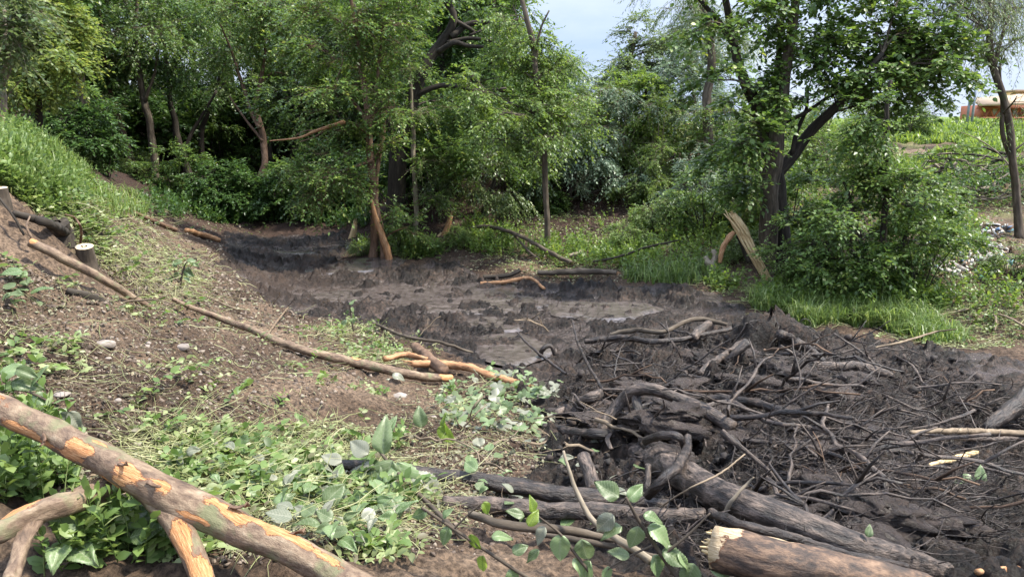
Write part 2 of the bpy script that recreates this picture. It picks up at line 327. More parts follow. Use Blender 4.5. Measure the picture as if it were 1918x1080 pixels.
def barkmat(name, stops, scale=14, stretch=.25, rough=.85, bs=.6, bd=.01, spec=.3, moss=None, lowrough=None):
    def f(nt, b, N, L):
        tc = attr(N, 'tc', True); mp = N('Mapping'); mp.inputs['Scale'].default_value = (1, 1, stretch); L(tc, mp.inputs[0])
        nz = N('TexNoise'); nz.inputs['Scale'].default_value = scale; nz.inputs['Detail'].default_value = 8; nz.inputs['Roughness'].default_value = .65; L(mp.outputs[0], nz.inputs[0])
        r = ramp(N, stops); L(nz.outputs[0], r.inputs[0]); c = r.outputs[0]
        if moss:
            n2 = N('TexNoise'); n2.inputs['Scale'].default_value = moss[1]; n2.inputs['Detail'].default_value = 6; L(tc, n2.inputs[0])
            r2 = ramp(N, [(moss[2], (0, 0, 0)), (moss[2]+.12, (1, 1, 1))]); L(n2.outputs[0], r2.inputs[0])
            m = N('Mix', data_type='RGBA'); L(r2.outputs[0], m.inputs[0]); L(c, m.inputs[6]); m.inputs[7].default_value = (*moss[0], 1); c = m.outputs[2]
        L(c, b.inputs['Base Color']); b.inputs['Roughness'].default_value = rough; b.inputs['Specular IOR Level'].default_value = spec
        if lowrough is not None:
            r3 = ramp(N, [(.4, (lowrough,)*3), (.65, (rough,)*3)]); L(nz.outputs[0], r3.inputs[0]); L(r3.outputs[0], b.inputs['Roughness'])
        bump(N, L, b, nz.outputs[0], bs, bd)
    return mat(name, f)
BARK = barkmat('bark_grey_brown', [(.3, (.03, .024, .018)), (.5, (.085, .066, .048)), (.7, (.17, .14, .105))], 16, .22, moss=((.07, .09, .035), 3, .6))
BARK_D = barkmat('bark_dark', [(.3, (.012, .01, .008)), (.55, (.04, .032, .024)), (.75, (.085, .07, .055))], 18, .2)
BARK_R = barkmat('bark_reddish', [(.3, (.05, .032, .022)), (.5, (.14, .085, .055)), (.72, (.24, .16, .11))], 16, .3)
BARK_P = barkmat('bark_pale', [(.3, (.1, .08, .055)), (.5, (.22, .18, .13)), (.72, (.34, .29, .22))], 16, .3, moss=((.12, .15, .06), 4, .56))
WOOD_O = barkmat('torn_wood_orange', [(.3, (.14, .065, .03)), (.48, (.34, .175, .085)), (.62, (.46, .28, .15)), (.75, (.56, .4, .25))], 70, .13, .7, .8, .006)
WOOD_P = barkmat('torn_wood_pale', [(.3, (.25, .15, .065)), (.46, (.52, .37, .19)), (.6, (.68, .53, .31)), (.75, (.76, .64, .43))], 60, .1, .7, .8, .006)
CUT = barkmat('sawn_wood', [(.35, (.46, .35, .21)), (.6, (.6, .49, .33))], 25, 1, .7, .2, .002)
MUDW = barkmat('muddy_wood', [(.3, (.008, .006, .0055)), (.48, (.026, .019, .016)), (.6, (.068, .05, .04)), (.72, (.17, .12, .085))], 26, .4, .65, 1, .03, .5, lowrough=.3)
MUDW2 = barkmat('drying_muddy_wood', [(.34, (.012, .009, .008)), (.46, (.045, .033, .027)), (.56, (.11, .082, .066)), (.68, (.22, .165, .13)), (.78, (.34, .2, .115))], 30, .4, .75, 1, .03, .5, lowrough=.4)
BARK_MUD = barkmat('mud_streaked_bark', [(.34, (.02, .014, .011)), (.46, (.075, .048, .033)), (.56, (.17, .105, .066)), (.66, (.26, .175, .115)), (.76, (.34, .26, .19))], 13, .18, .75, 1, .04, moss=((.03, .022, .019), 5, .55))
TWIG = barkmat('dry_twig', [(.3, (.1, .075, .05)), (.6, (.25, .19, .13)), (.8, (.42, .34, .24))], 30, .3, .8, .3, .003)
BK1 = [(.32, (.045, .028, .018)), (.46, (.14, .09, .058)), (.58, (.24, .17, .11)), (.74, (.36, .285, .2))]
WD1 = [(.3, (.28, .11, .04)), (.5, (.54, .25, .095)), (.7, (.68, .42, .22))]
def peeled(nt, b, N, L, bk=BK1, wd=WD1, ms=(.15, .16, .075)):
    """bark with torn places where the orange wood shows; attribute torn marks the big wounds"""
    tc = attr(N, 'tc', True); mp = N('Mapping'); mp.inputs['Scale'].default_value = (1, 1, .5); L(tc, mp.inputs[0])
    nz = N('TexNoise'); nz.inputs['Scale'].default_value = 22; nz.inputs['Detail'].default_value = 9; nz.inputs['Roughness'].default_value = .7; L(mp.outputs[0], nz.inputs[0])
    r = ramp(N, bk); L(nz.outputs[0], r.inputs[0])
    n2 = N('TexNoise'); n2.inputs['Scale'].default_value = 7; n2.inputs['Detail'].default_value = 6; L(tc, n2.inputs[0])
    r2 = ramp(N, [(.54, (0, 0, 0)), (.64, (.8, .8, .8))]); L(n2.outputs[0], r2.inputs[0])
    m = N('Mix', data_type='RGBA'); L(r2.outputs[0], m.inputs[0]); L(r.outputs[0], m.inputs[6]); m.inputs[7].default_value = (*ms, 1)
    mp3 = N('Mapping'); mp3.inputs['Scale'].default_value = (1, 1, .12); L(tc, mp3.inputs[0])
    n3 = N('TexNoise'); n3.inputs['Scale'].default_value = 130; n3.inputs['Detail'].default_value = 9; n3.inputs['Roughness'].default_value = .7; L(mp3.outputs[0], n3.inputs[0])
    r3 = ramp(N, wd); L(n3.outputs[0], r3.inputs[0])
    n4 = N('TexNoise'); n4.inputs['Scale'].default_value = 16; n4.inputs['Detail'].default_value = 9; n4.inputs['Roughness'].default_value = .62; L(mp.outputs[0], n4.inputs[0])
    ad = N('Math', operation='MULTIPLY_ADD'); L(n4.outputs[0], ad.inputs[0]); ad.inputs[1].default_value = 2.2; o4 = N('Math', operation='ADD'); L(attr(N, 'torn'), o4.inputs[0]); o4.inputs[1].default_value = -.83; L(o4.outputs[0], ad.inputs[2])
    r4 = ramp(N, [(.9, (0, 0, 0)), (.915, (1, 1, 1))]); L(ad.outputs[0], r4.inputs[0])
    edge = ramp(N, [(.82, (0, 0, 0)), (.89, (1, 1, 1))]); L(ad.outputs[0], edge.inputs[0])
    me = N('Mix', data_type='RGBA'); L(edge.outputs[0], me.inputs[0]); L(m.outputs[2], me.inputs[6]); me.inputs[7].default_value = (.2, .085, .04, 1)
    mm = N('Mix', data_type='RGBA'); L(r4.outputs[0], mm.inputs[0]); L(me.outputs[2], mm.inputs[6]); L(r3.outputs[0], mm.inputs[7])
    L(mm.outputs[2], b.inputs['Base Color']); b.inputs['Roughness'].default_value = .7
    hh = N('Mix', data_type='RGBA'); L(r4.outputs[0], hh.inputs[0]); L(nz.outputs[0], hh.inputs[6]); L(n3.outputs[0], hh.inputs[7])
    sub = N('Math', operation='MULTIPLY_ADD'); L(r4.outputs[0], sub.inputs[0]); sub.inputs[1].default_value = -.8; L(hh.outputs[2], sub.inputs[2])
    bump(N, L, b, sub.outputs[0], 1, .014)
PEEL = mat('peeled_bark', peeled)
PEEL2 = mat('peeled_muddy_bark', lambda nt, b, N, L: peeled(nt, b, N, L, [(.34, (.018, .012, .01)), (.46, (.06, .038, .027)), (.56, (.15, .09, .056)), (.68, (.25, .16, .1))], [(.3, (.3, .19, .1)), (.5, (.55, .41, .25)), (.7, (.7, .58, .4))], (.03, .022, .018)))
def soil(nt, b, N, L):
    geo = N('NewGeometry'); P = geo.outputs['Position']
    n1 = N('TexNoise'); n1.inputs['Scale'].default_value = 1.1; n1.inputs['Detail'].default_value = 5; L(P, n1.inputs[0])
    n2 = N('TexNoise'); n2.inputs['Scale'].default_value = 34; n2.inputs['Detail'].default_value = 9; n2.inputs['Roughness'].default_value = .7; L(P, n2.inputs[0])
    r1 = ramp(N, [(.34, (.035, .023, .015)), (.5, (.09, .063, .043)), (.64, (.155, .113, .08))]); L(n1.outputs[0], r1.inputs[0])
    r2 = ramp(N, [(.36, (.3, .28, .27)), (.5, (.95, .92, .9)), (.66, (1.9, 1.8, 1.7))]); L(n2.outputs[0], r2.inputs[0])
    m = N('Mix', data_type='RGBA', blend_type='MULTIPLY'); m.inputs[0].default_value = 1; L(r1.outputs[0], m.inputs[6]); L(r2.outputs[0], m.inputs[7])
    dk = N('Mix', data_type='RGBA'); L(attr(N, 'damp'), dk.inputs[0]); L(m.outputs[2], dk.inputs[6])
    m2 = N('Mix', data_type='RGBA', blend_type='MULTIPLY'); m2.inputs[0].default_value = 1; m2.inputs[6].default_value = (.036, .022, .017, 1); L(r2.outputs[0], m2.inputs[7]); L(m2.outputs[2], dk.inputs[7])
    gr = N('Mix', data_type='RGBA'); L(attr(N, 'green'), gr.inputs[0]); L(dk.outputs[2], gr.inputs[6])
    m3 = N('Mix', data_type='RGBA', blend_type='MULTIPLY'); m3.inputs[0].default_value = 1; m3.inputs[6].default_value = (.13, .19, .045, 1); L(r2.outputs[0], m3.inputs[7]); L(m3.outputs[2], gr.inputs[7])
    L(gr.outputs[2], b.inputs['Base Color']); b.inputs['Roughness'].default_value = .92; b.inputs['Specular IOR Level'].default_value = .25
    bump(N, L, b, n2.outputs[0], .9, .03)
SOIL = mat('soil', soil)
def mudf(nt, b, N, L):
    geo = N('NewGeometry'); P = geo.outputs['Position']
    n1 = N('TexNoise'); n1.inputs['Scale'].default_value = 1.6; n1.inputs['Detail'].default_value = 6; L(P, n1.inputs[0])
    n2 = N('TexNoise'); n2.inputs['Scale'].default_value = 20; n2.inputs['Detail'].default_value = 10; n2.inputs['Roughness'].default_value = .72; L(P, n2.inputs[0])
    r1 = ramp(N, [(.36, (.007, .0046, .0034)), (.5, (.018, .0122, .009)), (.64, (.048, .034, .026))]); L(n1.outputs[0], r1.inputs[0])
    r2 = ramp(N, [(.38, (.25, .25, .25)), (.5, (.9, .9, .9)), (.62, (2.4, 2.25, 2.2))]); L(n2.outputs[0], r2.inputs[0])
    m = N('Mix', data_type='RGBA', blend_type='MULTIPLY'); m.inputs[0].default_value = 1; L(r1.outputs[0], m.inputs[6]); L(r2.outputs[0], m.inputs[7])
    dr = N('Mix', data_type='RGBA'); L(attr(N, 'damp'), dr.inputs[0]); L(m.outputs[2], dr.inputs[6]); dr.inputs[7].default_value = (.062, .041, .031, 1)
    wa = attr(N, 'wet'); n5 = N('TexNoise'); n5.inputs['Scale'].default_value = 3.5; n5.inputs['Detail'].default_value = 8; L(P, n5.inputs[0])
    wm = N('Math', operation='MULTIPLY'); L(wa, wm.inputs[0]); wr = ramp(N, [(.34, (.1, .1, .1)), (.5, (1, 1, 1))]); L(n5.outputs[0], wr.inputs[0]); L(wr.outputs[0], wm.inputs[1])
    silt_sheen = N('Mix', data_type='RGBA'); L(wm.outputs[0], silt_sheen.inputs[0]); L(dr.outputs[2], silt_sheen.inputs[6]); silt_sheen.inputs[7].default_value = (.095, .075, .066, 1)  # pale silt; its colour also carries the sky's reflection in wet lows
    L(silt_sheen.outputs[2], b.inputs['Base Color'])
    rr = ramp(N, [(.34, (.25,)*3), (.5, (.5,)*3), (.62, (.75,)*3)]); L(n2.outputs[0], rr.inputs[0])
    rd = N('Mix', data_type='RGBA'); L(attr(N, 'damp'), rd.inputs[0]); L(rr.outputs[0], rd.inputs[6]); rd.inputs[7].default_value = (.85, .85, .85, 1)
    rw = N('Mix', data_type='RGBA'); L(wm.outputs[0], rw.inputs[0]); L(rd.outputs[2], rw.inputs[6]); rw.inputs[7].default_value = (.16, .16, .16, 1); L(rw.outputs[2], b.inputs['Roughness']); b.inputs['Specular IOR Level'].default_value = .3
    bump(N, L, b, n2.outputs[0], 1, .05)
MUD = mat('wet_mud', mudf)
def slurry(nt, b, N, L):
    geo = N('NewGeometry'); n = N('TexNoise'); n.inputs['Scale'].default_value = 9; n.inputs['Detail'].default_value = 7; L(geo.outputs['Position'], n.inputs[0])
    r = ramp(N, [(.4, (.06, .048, .043)), (.6, (.12, .098, .09))]); L(n.outputs[0], r.inputs[0]); L(r.outputs[0], b.inputs['Base Color'])  # pale grey puts the sky sheen into the liquid mud's colour
    b.inputs['Roughness'].default_value = .2; b.inputs['Specular IOR Level'].default_value = .7; bump(N, L, b, n.outputs[0], .25, .02)
SLUR = mat('liquid_mud', slurry)
def plain(name, c, rough=.7, var=.25, sc_=8, metal=0):
    def f(nt, b, N, L):
        g = N('NewGeometry'); n = N('TexNoise'); n.inputs['Scale'].default_value = sc_; n.inputs['Detail'].default_value = 6; L(g.outputs['Position'], n.inputs[0])
        r = ramp(N, [(.3, tuple(v*(1-var) for v in c)), (.7, tuple(min(1, v*(1+var)) for v in c))]); L(n.outputs[0], r.inputs[0]); L(r.outputs[0], b.inputs['Base Color'])
        b.inputs['Roughness'].default_value = rough; b.inputs['Metallic'].default_value = metal; bump(N, L, b, n.outputs[0], .3, .01)
    return mat(name, f)
STONE = plain('stone', (.26, .22, .19), .85, .35, 18)
def tintmat(name, stops, rough=.6):
    def f(nt, b, N, L):
        r = ramp(N, stops); L(attr(N, 'tint'), r.inputs[0]); L(r.outputs[0], b.inputs['Base Color']); b.inputs['Roughness'].default_value = rough
    return mat(name, f)
TRASH = tintmat('litter_mixed', [(0, (.55, .53, .5)), (.35, (.3, .27, .24)), (.6, (.62, .6, .58)), (.75, (.16, .15, .15)), (.86, (.5, .3, .2)), (.93, (.1, .3, .24)), (1, (.2, .3, .55))], .5)
CLOD = tintmat('soil_clod', [(0, (.045, .032, .024)), (.5, (.11, .08, .06)), (.85, (.2, .155, .12)), (1, (.3, .25, .2))], .9)
MCLOD = tintmat('mud_clod', [(0, (.012, .009, .007)), (.6, (.03, .021, .017)), (1, (.07, .05, .04))], .8)
CHIP = tintmat('wood_chip', [(0, (.26, .17, .1)), (.5, (.45, .33, .2)), (1, (.62, .5, .34))], .8)

# ---------------------------------------------------------------- ground and mud
def axis(lo, hi, a, b, st, g):
    c = list(np.arange(a, b, st)); s = st
    while c[-1] < hi: s *= g; c.append(c[-1]+s)
    s = st
    while c[0] > lo: s *= g; c.insert(0, c[0]-s)
    return np.array(c)
ys = [1.2]
while ys[-1] < 30: ys.append(ys[-1]+max(.016, .0034*ys[-1]))
s = ys[-1]-ys[-2]
while ys[-1] < 400: s *= 1.06; ys.append(ys[-1]+s)
s = .03
while ys[0] > -40: s *= 1.35; ys.insert(0, ys[0]-s)
ys = np.array(ys); xs = axis(-300, 300, -6.5, 7.5, .026, 1.045)
gx, gy = np.meshgrid(xs, ys, indexing='ij'); mz, mudm = micro(gx, gy); wetv = WET.copy()
gz = base(gx, gy)+mz+np.where(gy > 90, 0, 0)
V = np.stack([gx, gy, gz], -1).reshape(-1, 3); nx, ny = gx.shape
i, j = np.meshgrid(np.arange(nx-1), np.arange(ny-1), indexing='ij'); q = i*ny+j
Q = np.stack([q, q+ny, q+ny+1, q+1], -1).reshape(-1, 4)
fm = (mudm.reshape(-1)[Q].mean(1)) > .5
# damp: freshly turned dark earth on the far bank, wood-floor shade put into the colour, brown drying rim of the mud on the left
damp_shade_g = sstep(-2, 2, gx)*0+sstep(14.5, 19, gy)*sstep(9, 3, gx)
rimp = hit([450, 520, 620, 680], [520, 540, 560, 500])[:, :2]
damp_m = np.clip(sstep(2.2, .3, np.hypot((gx-rimp[1, 0])*.9, (gy-rimp[1, 1])*.45))+.35*fbm(gx, gy, .8, 3, s=60), 0, 1)*sstep(-2.6, -5, gx)*.6
edge = sstep(.9, .0, mudd(gx, gy))*.7
damp_shade_s = np.clip(np.maximum(damp_shade_g, edge*.8)+.25*fbm(gx, gy, .7, 3, s=61), 0, 1)
grn = sstep(24, 30, gy)*sstep(5, 9, gx)+.35*np.clip(fbm(gx, gy, .5, 3, s=64), 0, 1)*sstep(12, 16, gy)*sstep(5, 8, gx)
damp_shade_v = np.where(mudm > .5, damp_m, damp_shade_s)
def sub(F_, name, m):
    u, inv = np.unique(F_, return_inverse=True)
    o = mk(name, V[u], inv.reshape(F_.shape), m, attrs={'wet': wetv.reshape(-1)[u], 'damp': damp_shade_v.reshape(-1)[u], 'green': np.clip(grn, 0, 1).reshape(-1)[u]}, smooth=name != 'mud')
    tag(o, kind='structure'); return o
sub(Q[~fm], 'ground', SOIL); sub(Q[fm], 'mud', MUD)
# puddles of liquid mud: level sheets that the lumps poke through
for cx_, cy_, rx, ry, dz in [(800, 552, 210, 28, .02), (880, 566, 190, 22, .014), (920, 610, 70, 16, .012), (660, 500, 110, 14, -.005), (1130, 585, 110, 20, .02), (960, 660, 80, 30, .03), (560, 465, 90, 12, 0)]:
    th = np.linspace(0, 2*math.pi, 48, endpoint=False); c = hit([cx_], [cy_])[0]; e = hit([cx_+rx], [cy_])[0]; e2 = hit([cx_], [cy_+ry])[0]
    a = abs(e[0]-c[0]); b_ = abs(e2[1]-c[1])
    rr = 1+.25*vnoise(np.cos(th)*1.6+cx_, np.sin(th)*1.6)
    Vp = [[c[0], c[1], base(c[0], c[1])+dz+.034]]
    for kk in range(1, 9):
        X_ = c[0]+a*rr*np.cos(th)*kk/8; Y_ = c[1]+b_*rr*np.sin(th)*kk/8
        Vp += list(np.c_[X_, Y_, base(X_, Y_)+dz+.034-(.04 if kk == 8 else 0)])
    Qp = [[1+k0*48+k, 1+k0*48+(k+1) % 48, 1+(k0+1)*48+(k+1) % 48, 1+(k0+1)*48+k][::-1] for k0 in range(7) for k in range(48)]
    o = mk('puddle', Vp, [np.array([[0, k+1, (k+1) % 48+1] for k in range(48)]), np.array(Qp)], SLUR); tag(o, kind='structure')

# ---------------------------------------------------------------- leaves and crowns
def spray_leaves(Bm, P, D, Lt, nl, ll, lw, T, rng, hang=.2, flat=.35, sag=.25, bias=0.):
    """twigs starting at P along D with nl leaves each"""
    N = len(P); s_ = np.linspace(.08, 1, nl)[None]+rng.uniform(-.03, .03, (N, nl)); s_ = s_[..., None]
    pos = P[:, None]+D[:, None]*Lt[:, None, None]*s_; pos[..., 2] -= (sag*Lt[:, None]*s_[..., 0]**2)
    side = nrm(np.cross(D, [0, 0, 1.])+1e-3); sg = np.where(np.arange(nl) % 2, 1., -1.)[None, :, None]
    ax = D[:, None]*.55+side[:, None]*sg*(.75)+rng.normal(0, .28, (N, nl, 3)); ax[..., 2] -= hang; ax[:, -1] = D+rng.normal(0, .2, (N, 3))
    up = rng.normal(0, flat, (N, nl, 3))+[0, 0, 1.]
    X, Y_, Z = leaf_frames(N*nl, ax.reshape(-1, 3), up.reshape(-1, 3), rng)
    sz = ll*rng.uniform(.6, 1.25, N*nl); S3 = np.c_[sz, sz*lw, sz]
    Vv, Ff = inst(T[0], T[1], pos.reshape(-1, 3), X, Y_, Z, S3)
    cl = np.repeat(rng.normal(0, .13, N), nl)
    t = np.clip(.42+bias+cl+rng.normal(0, .2, N*nl), 0, 1)
    Bm.add(Vv, Ff, np.repeat(t, len(T[0])), np.tile(T[0], (N*nl, 1)))
def twigs(Bm, P0, P1, r0, r1, sag=0.):
    if len(P0) == 0: return
    t = np.array([0, .5, 1.])[None, :, None]; P = P0[:, None]*(1-t)+P1[:, None]*t; d = np.linalg.norm(P1-P0, axis=1)
    P[:, 1, 2] += sag*d; P[:, 1, :2] += R.normal(0, .04, (len(P0), 2))*d[:, None]
    r = np.c_[r0, (r0+r1)/2, r1]; v, f, tc, ti = tubes(P, r, 3, caps=False); Bm.add(v, f, ti, tc)
def crown(blobs, bones, prm, rng, Lv, Bw):
    """blobs: (centre, radii, sprays); bones: (m,4) points x,y,z,r of trunk and limbs"""
    for C, rad, ns in blobs:
        ns = int(ns*prm.get('mul', 2.3))
        C = np.array(C, float); rad = np.array(rad, float)
        cost = np.linalg.norm(bones[:, :3]-C, axis=1)+1.6*np.maximum(0, bones[:, 2]-C[2]+.3)
        a = bones[np.argmin(cost)]; d = np.linalg.norm(C-a[:3]); r0 = min(a[3]*.6, .012+.014*d)
        mid = a[:3]*.5+C*.5+rng.normal(0, .06, 3)*d+[0, 0, .08*d]
        br = smoothline([[*a[:3], r0], [*mid, r0*.7], [*C, max(.006, r0*.35)]], 9)
        v, f, tc, ti = tubes(br[None, :, :3], br[None, :, 3], 5, caps=False); Bw.add(v, f, ti, tc)
        nc = max(3, int(ns/(prm.get('cl', 7)*1.9))); cc = rand_dirs(nc, rng)*(rng.rand(nc, 1)**.45)
        cw = C+cc*rad
        k0 = br[rng.randint(3, 9, nc), :3]; twigs(Bw, k0, cw, np.full(nc, max(.006, r0*.3)), np.full(nc, .004), .06)
        own = rng.randint(0, nc, ns); P = cw[own]+rng.normal(0, prm.get('sp', .15), (ns, 3))*rad*[1, 1, .8]
        out = nrm((P-C)/rad+rng.normal(0, .45, (ns, 3)))
        D = nrm(out*[1, 1, .55]+rng.normal(0, .2, (ns, 3))+[0, 0, -prm.get('droop', .15)])
        Lt = prm['tw']*rng.uniform(.6, 1.3, ns)
        twigs(Bw, cw[own], P, np.full(ns, .004), np.full(ns, .003)); twigs(Bw, P, P+D*Lt[:, None]-np.c_[0*Lt, 0*Lt, prm.get('sag', .25)*Lt], np.full(ns, .0035), np.full(ns, .0015), .1)
        spray_leaves(Lv, P, D, Lt, prm['nl'], prm['ll'], prm['lw'], prm['T'], rng, prm.get('hang', .2), prm.get('flat', .35), prm.get('sag', .25), prm.get('bias', 0))
PB = dict(tw=.5, nl=12, ll=.1, lw=1.25, T=L6, cl=7)                   # broad leaves
PM = dict(tw=.5, nl=14, ll=.075, lw=1.1, T=L4, cl=7)                  # small leaves
PW = dict(tw=.6, nl=18, ll=.1, lw=1.0, T=LW, droop=.5, hang=.6, sag=.5, cl=6)   # willow
def tree(name, label, cat, basepx, trunks, blobs, prm, lm, bm, seed, Y=None, group=None, dY=0., limbmats=None, mt=True):
    rng = np.random.RandomState(seed)
    g = hit([basepx[0]], [basepx[1]])[0] if Y is None else atY(basepx[0], basepx[1], Y)
    g[2] = ground_z(g[0], g[1]); Yb = g[1]
    root = thing(name, g, label, cat, group); bones = []
    for k, tr in enumerate(trunks):
        ps = []
        for m_, t in enumerate(tr):
            yy = Yb+(t[3] if len(t) > 3 else 0.)+rng.normal(0, .05)
            p = atY(t[0], t[1], yy); ps.append([*p, t[2]/2/F*yy])
        ps = np.array(ps)
        if k == 0 or abs(tr[0][1]-basepx[1]) < 30:
            z0 = ground_z(ps[0, 0], ps[0, 1]); ps[0, 2] = z0-.08
        line = smoothline(ps, max(12, int(6*np.linalg.norm(ps[-1, :3]-ps[0, :3]))))
        line[:, :3] += np.c_[.03*vnoise(line[:, 2]*2+k*9, line[:, 2]*0+seed), .03*vnoise(line[:, 2]*2+k*5, line[:, 2]*0+seed+3), 0*line[:, 2]]
        if k == 0 or abs(tr[0][1]-basepx[1]) < 30: line[0, 3] *= 1.35; line[1, 3] *= 1.12
        v, f, tc, ti = tubes(line[None, :, :3], line[None, :, 3], 12, rough=.07, seed=seed+k)
        bb = B(); bb.add(v, f, ti, tc); bb.build('trunk' if k == 0 else 'limb', (limbmats or {}).get(k, bm), root, g)
        bones.append(line)
    bones = np.concatenate(bones); Lv, Bw = B(), B(); bl = []
    for b in blobs:
        px, py, rx, ry, ns = b[:5]; yy = Yb+(b[5] if len(b) > 5 else rng.normal(0, .5)); yy = b[5] if len(b) > 5 and b[5] > 10 else yy; c = atY(px, py, yy); sx = yy/F
        bl.append((c, (rx*sx, (b[6] if len(b) > 6 else max(.5, min(rx, ry)*sx*.9)), ry*sx), ns))
    crown(bl, bones, prm, rng, Lv, Bw)
    cr_ = Lv.build('crown', lm, root, g, smooth=False); Bw.build('branchwork', bm, cr_, g)
    if cr_: cr_.location = (0, 0, 0)
    return root
# ---------------------------------------------------------------- named trees
PLc = dict(PB, ll=.1, cl=9, mul=1.9)
# the broad-leaved clump right of the middle
tree('broadleaf_tree', 'tall tree with several dark bare trunks and broad green leaves, right of the mud', 'tree', (1442, 520),
     [[(1437,520,34),(1440,420,33),(1446,330,31),(1462,220,26),(1474,110,20),(1490,0,15),(1500,-120,10)],
      [(1462,515,40,.35),(1458,400,38,.35),(1447,300,32,.3),(1425,215,24,.3),(1393,150,19,.3),(1378,90,16,.3),(1365,20,13,.3),(1340,-80,8,.3)],
      [(1452,330,24,.3),(1485,290,22,.3),(1520,245,20,.2),(1560,205,17,0),(1600,165,13,-.2),(1650,100,9,-.4)],
      [(1428,500,16,.5),(1430,400,15,.5),(1436,250,14,.5),(1452,150,11,.5),(1462,60,9,.4),(1470,-60,6,.4)],
      [(1378,95,12,.3),(1345,40,10,.2),(1310,0,7,.2),(1270,-60,5,.2)],
      [(1482,290,9,.3),(1490,250,8,.3),(1508,205,6,.3),(1512,170,4,.3)],
      [(1440,240,9,.3),(1500,215,7,.1),(1545,185,6,0),(1590,160,4,0)]],
     [(1600,40,90,60,90),(1700,60,100,70,120),(1760,120,70,45,90),(1640,130,90,50,100),(1540,100,60,50,60),(1500,40,70,50,60),(1420,30,60,40,40),(1560,170,60,30,40),
      (1440,170,55,40,42),(1400,250,50,35,40),(1345,150,45,28,24),(1640,190,60,35,50),(1720,170,60,35,60),(1800,100,40,30,40),(1360,300,45,28,32),(1410,330,50,30,36),(1540,-40,160,40,90),(1700,-50,120,50,80),
      (1400,-60,110,50,60),(1380,200,40,30,20),(1490,110,40,60,30),(1330,40,50,30,24)], PLc, G_MID, BARK, 11, limbmats={1: BARK_D, 2: BARK_D, 4: BARK_D, 5: BARK_D, 6: BARK_D})
tree('bushy_tree', 'dense bushy young tree leafed down to the ground, right of the broad leaved tree', 'tree', (1655, 545),
     [[(1650,545,14),(1655,400,12),(1660,250,9),(1670,150,6)],[(1640,545,9,.2),(1610,440,8,.3),(1580,340,6,.4)],[(1665,540,9,.1),(1700,430,7,.2),(1725,320,5,.3)]],
     [(1660,220,70,45,90),(1650,300,85,50,130),(1600,350,50,45,60),(1700,350,60,45,80),(1650,400,90,50,130),(1590,450,50,45,60),(1700,460,50,50,80),(1650,500,80,40,100),(1560,400,45,40,35),(1750,380,40,30,40),(1740,300,40,30,30),(1530,480,45,40,40)],
     dict(PM, ll=.085, cl=9, mul=1.25), G_MID, BARK_D, 12)
tree('slim_tree', 'slender leaning tree with sparse fine foliage at the right edge, in front of the brush', 'tree', (1911, 452),
     [[(1911,452,15),(1903,360,14),(1896,280,13),(1884,200,12),(1862,130,13),(1852,60,11),(1856,0,9),(1860,-70,6)],[(1896,310,10,.1),(1880,260,8,.1),(1874,200,7,.1),(1872,120,5,.1)],
      [(1862,125,7),(1872,80,6,.1),(1890,30,4,.1)],[(1852,70,6),(1820,30,4,.1),(1790,0,3,.2)]],
     [(1850,10,80,40,50),(1790,20,60,40,50),(1900,80,40,50,20),(1900,10,50,40,30),(1830,-40,100,40,60),(1905,180,22,40,7)], dict(PW, ll=.075, cl=5, sp=.35), G_WILL, BARK, 13)
tree('pole_tree', 'thin straight single trunk standing clear in front of the dark bank, leafy above', 'tree', (1027, 470),
     [[(1027,470,12),(1024,400,11),(1021,300,11),(1016,230,10),(1008,160,10),(1000,100,10),(986,40,9),(975,-10,8),(960,-80,6)],[(1010,215,6),(985,205,5),(950,190,3)],[(1003,120,6),(1012,60,4),(1030,20,3)]],
     [(1000,70,60,40,50),(1040,130,45,45,55),(960,130,50,45,55),(1010,200,60,35,60),(940,210,45,32,40),(1050,240,50,30,45),(930,260,45,30,42),(1000,280,40,24,30),(970,30,50,30,36),(1060,190,30,30,24),(900,170,40,30,30)],
     dict(PM, ll=.085, cl=8, droop=.35, hang=.45), G_LIGHT, BARK, 14)
tree('broken_tree', 'tree with a torn orange split trunk on the muddy shore, leafy above', 'tree', (722, 484),
     [[(722,484,14),(716,440,15),(706,400,15),(699,340,15),(694,280,14),(688,220,12),(680,150,10),(670,80,8),(655,0,6),(640,-80,4)],[(700,470,17,.25),(699,420,15,.25),(700,380,11,.3),(706,330,9,.3),(716,260,7,.3),(724,200,5,.3)],
      [(690,270,10),(700,200,8,.2),(710,120,6,.2),(715,40,4,.2)],[(688,230,8),(660,190,6,.1),(630,150,4,.1)],[(697,300,7,-.1),(640,320,5,-.5),(600,335,4,-.8)]],
     [(690,40,80,50,70),(640,90,60,50,60),(730,100,50,50,56),(690,160,60,45,60),(620,170,50,35,36),(740,200,50,35,45),(660,230,50,30,36),(620,310,60,40,60,16.2),(600,360,50,35,45,16.2),(660,340,40,35,30,16.4),(580,330,35,25,20,16.2),
      (620,30,60,50,50),(745,20,45,40,40),(720,270,40,25,24),(745,390,26,22,14),(765,425,30,18,14),(690,-50,120,40,60)],
     dict(PM, ll=.085, cl=8), G_MID, BARK_R, 15, dY=0)
tree('pole_tree', 'thin pale pole trunk just right of the torn orange trunk', 'tree', (779, 452), [[(779,460,10),(778,400,9),(776,330,9),(774,260,8),(770,180,6),(765,90,4)],[(776,262,7),(768,262,5)]],
     [(790,300,35,25,24),(820,300,35,20,20),(790,370,40,25,30),(800,200,50,30,40),(770,130,45,35,36)], dict(PM, cl=8), G_MID, BARK_P, 16)
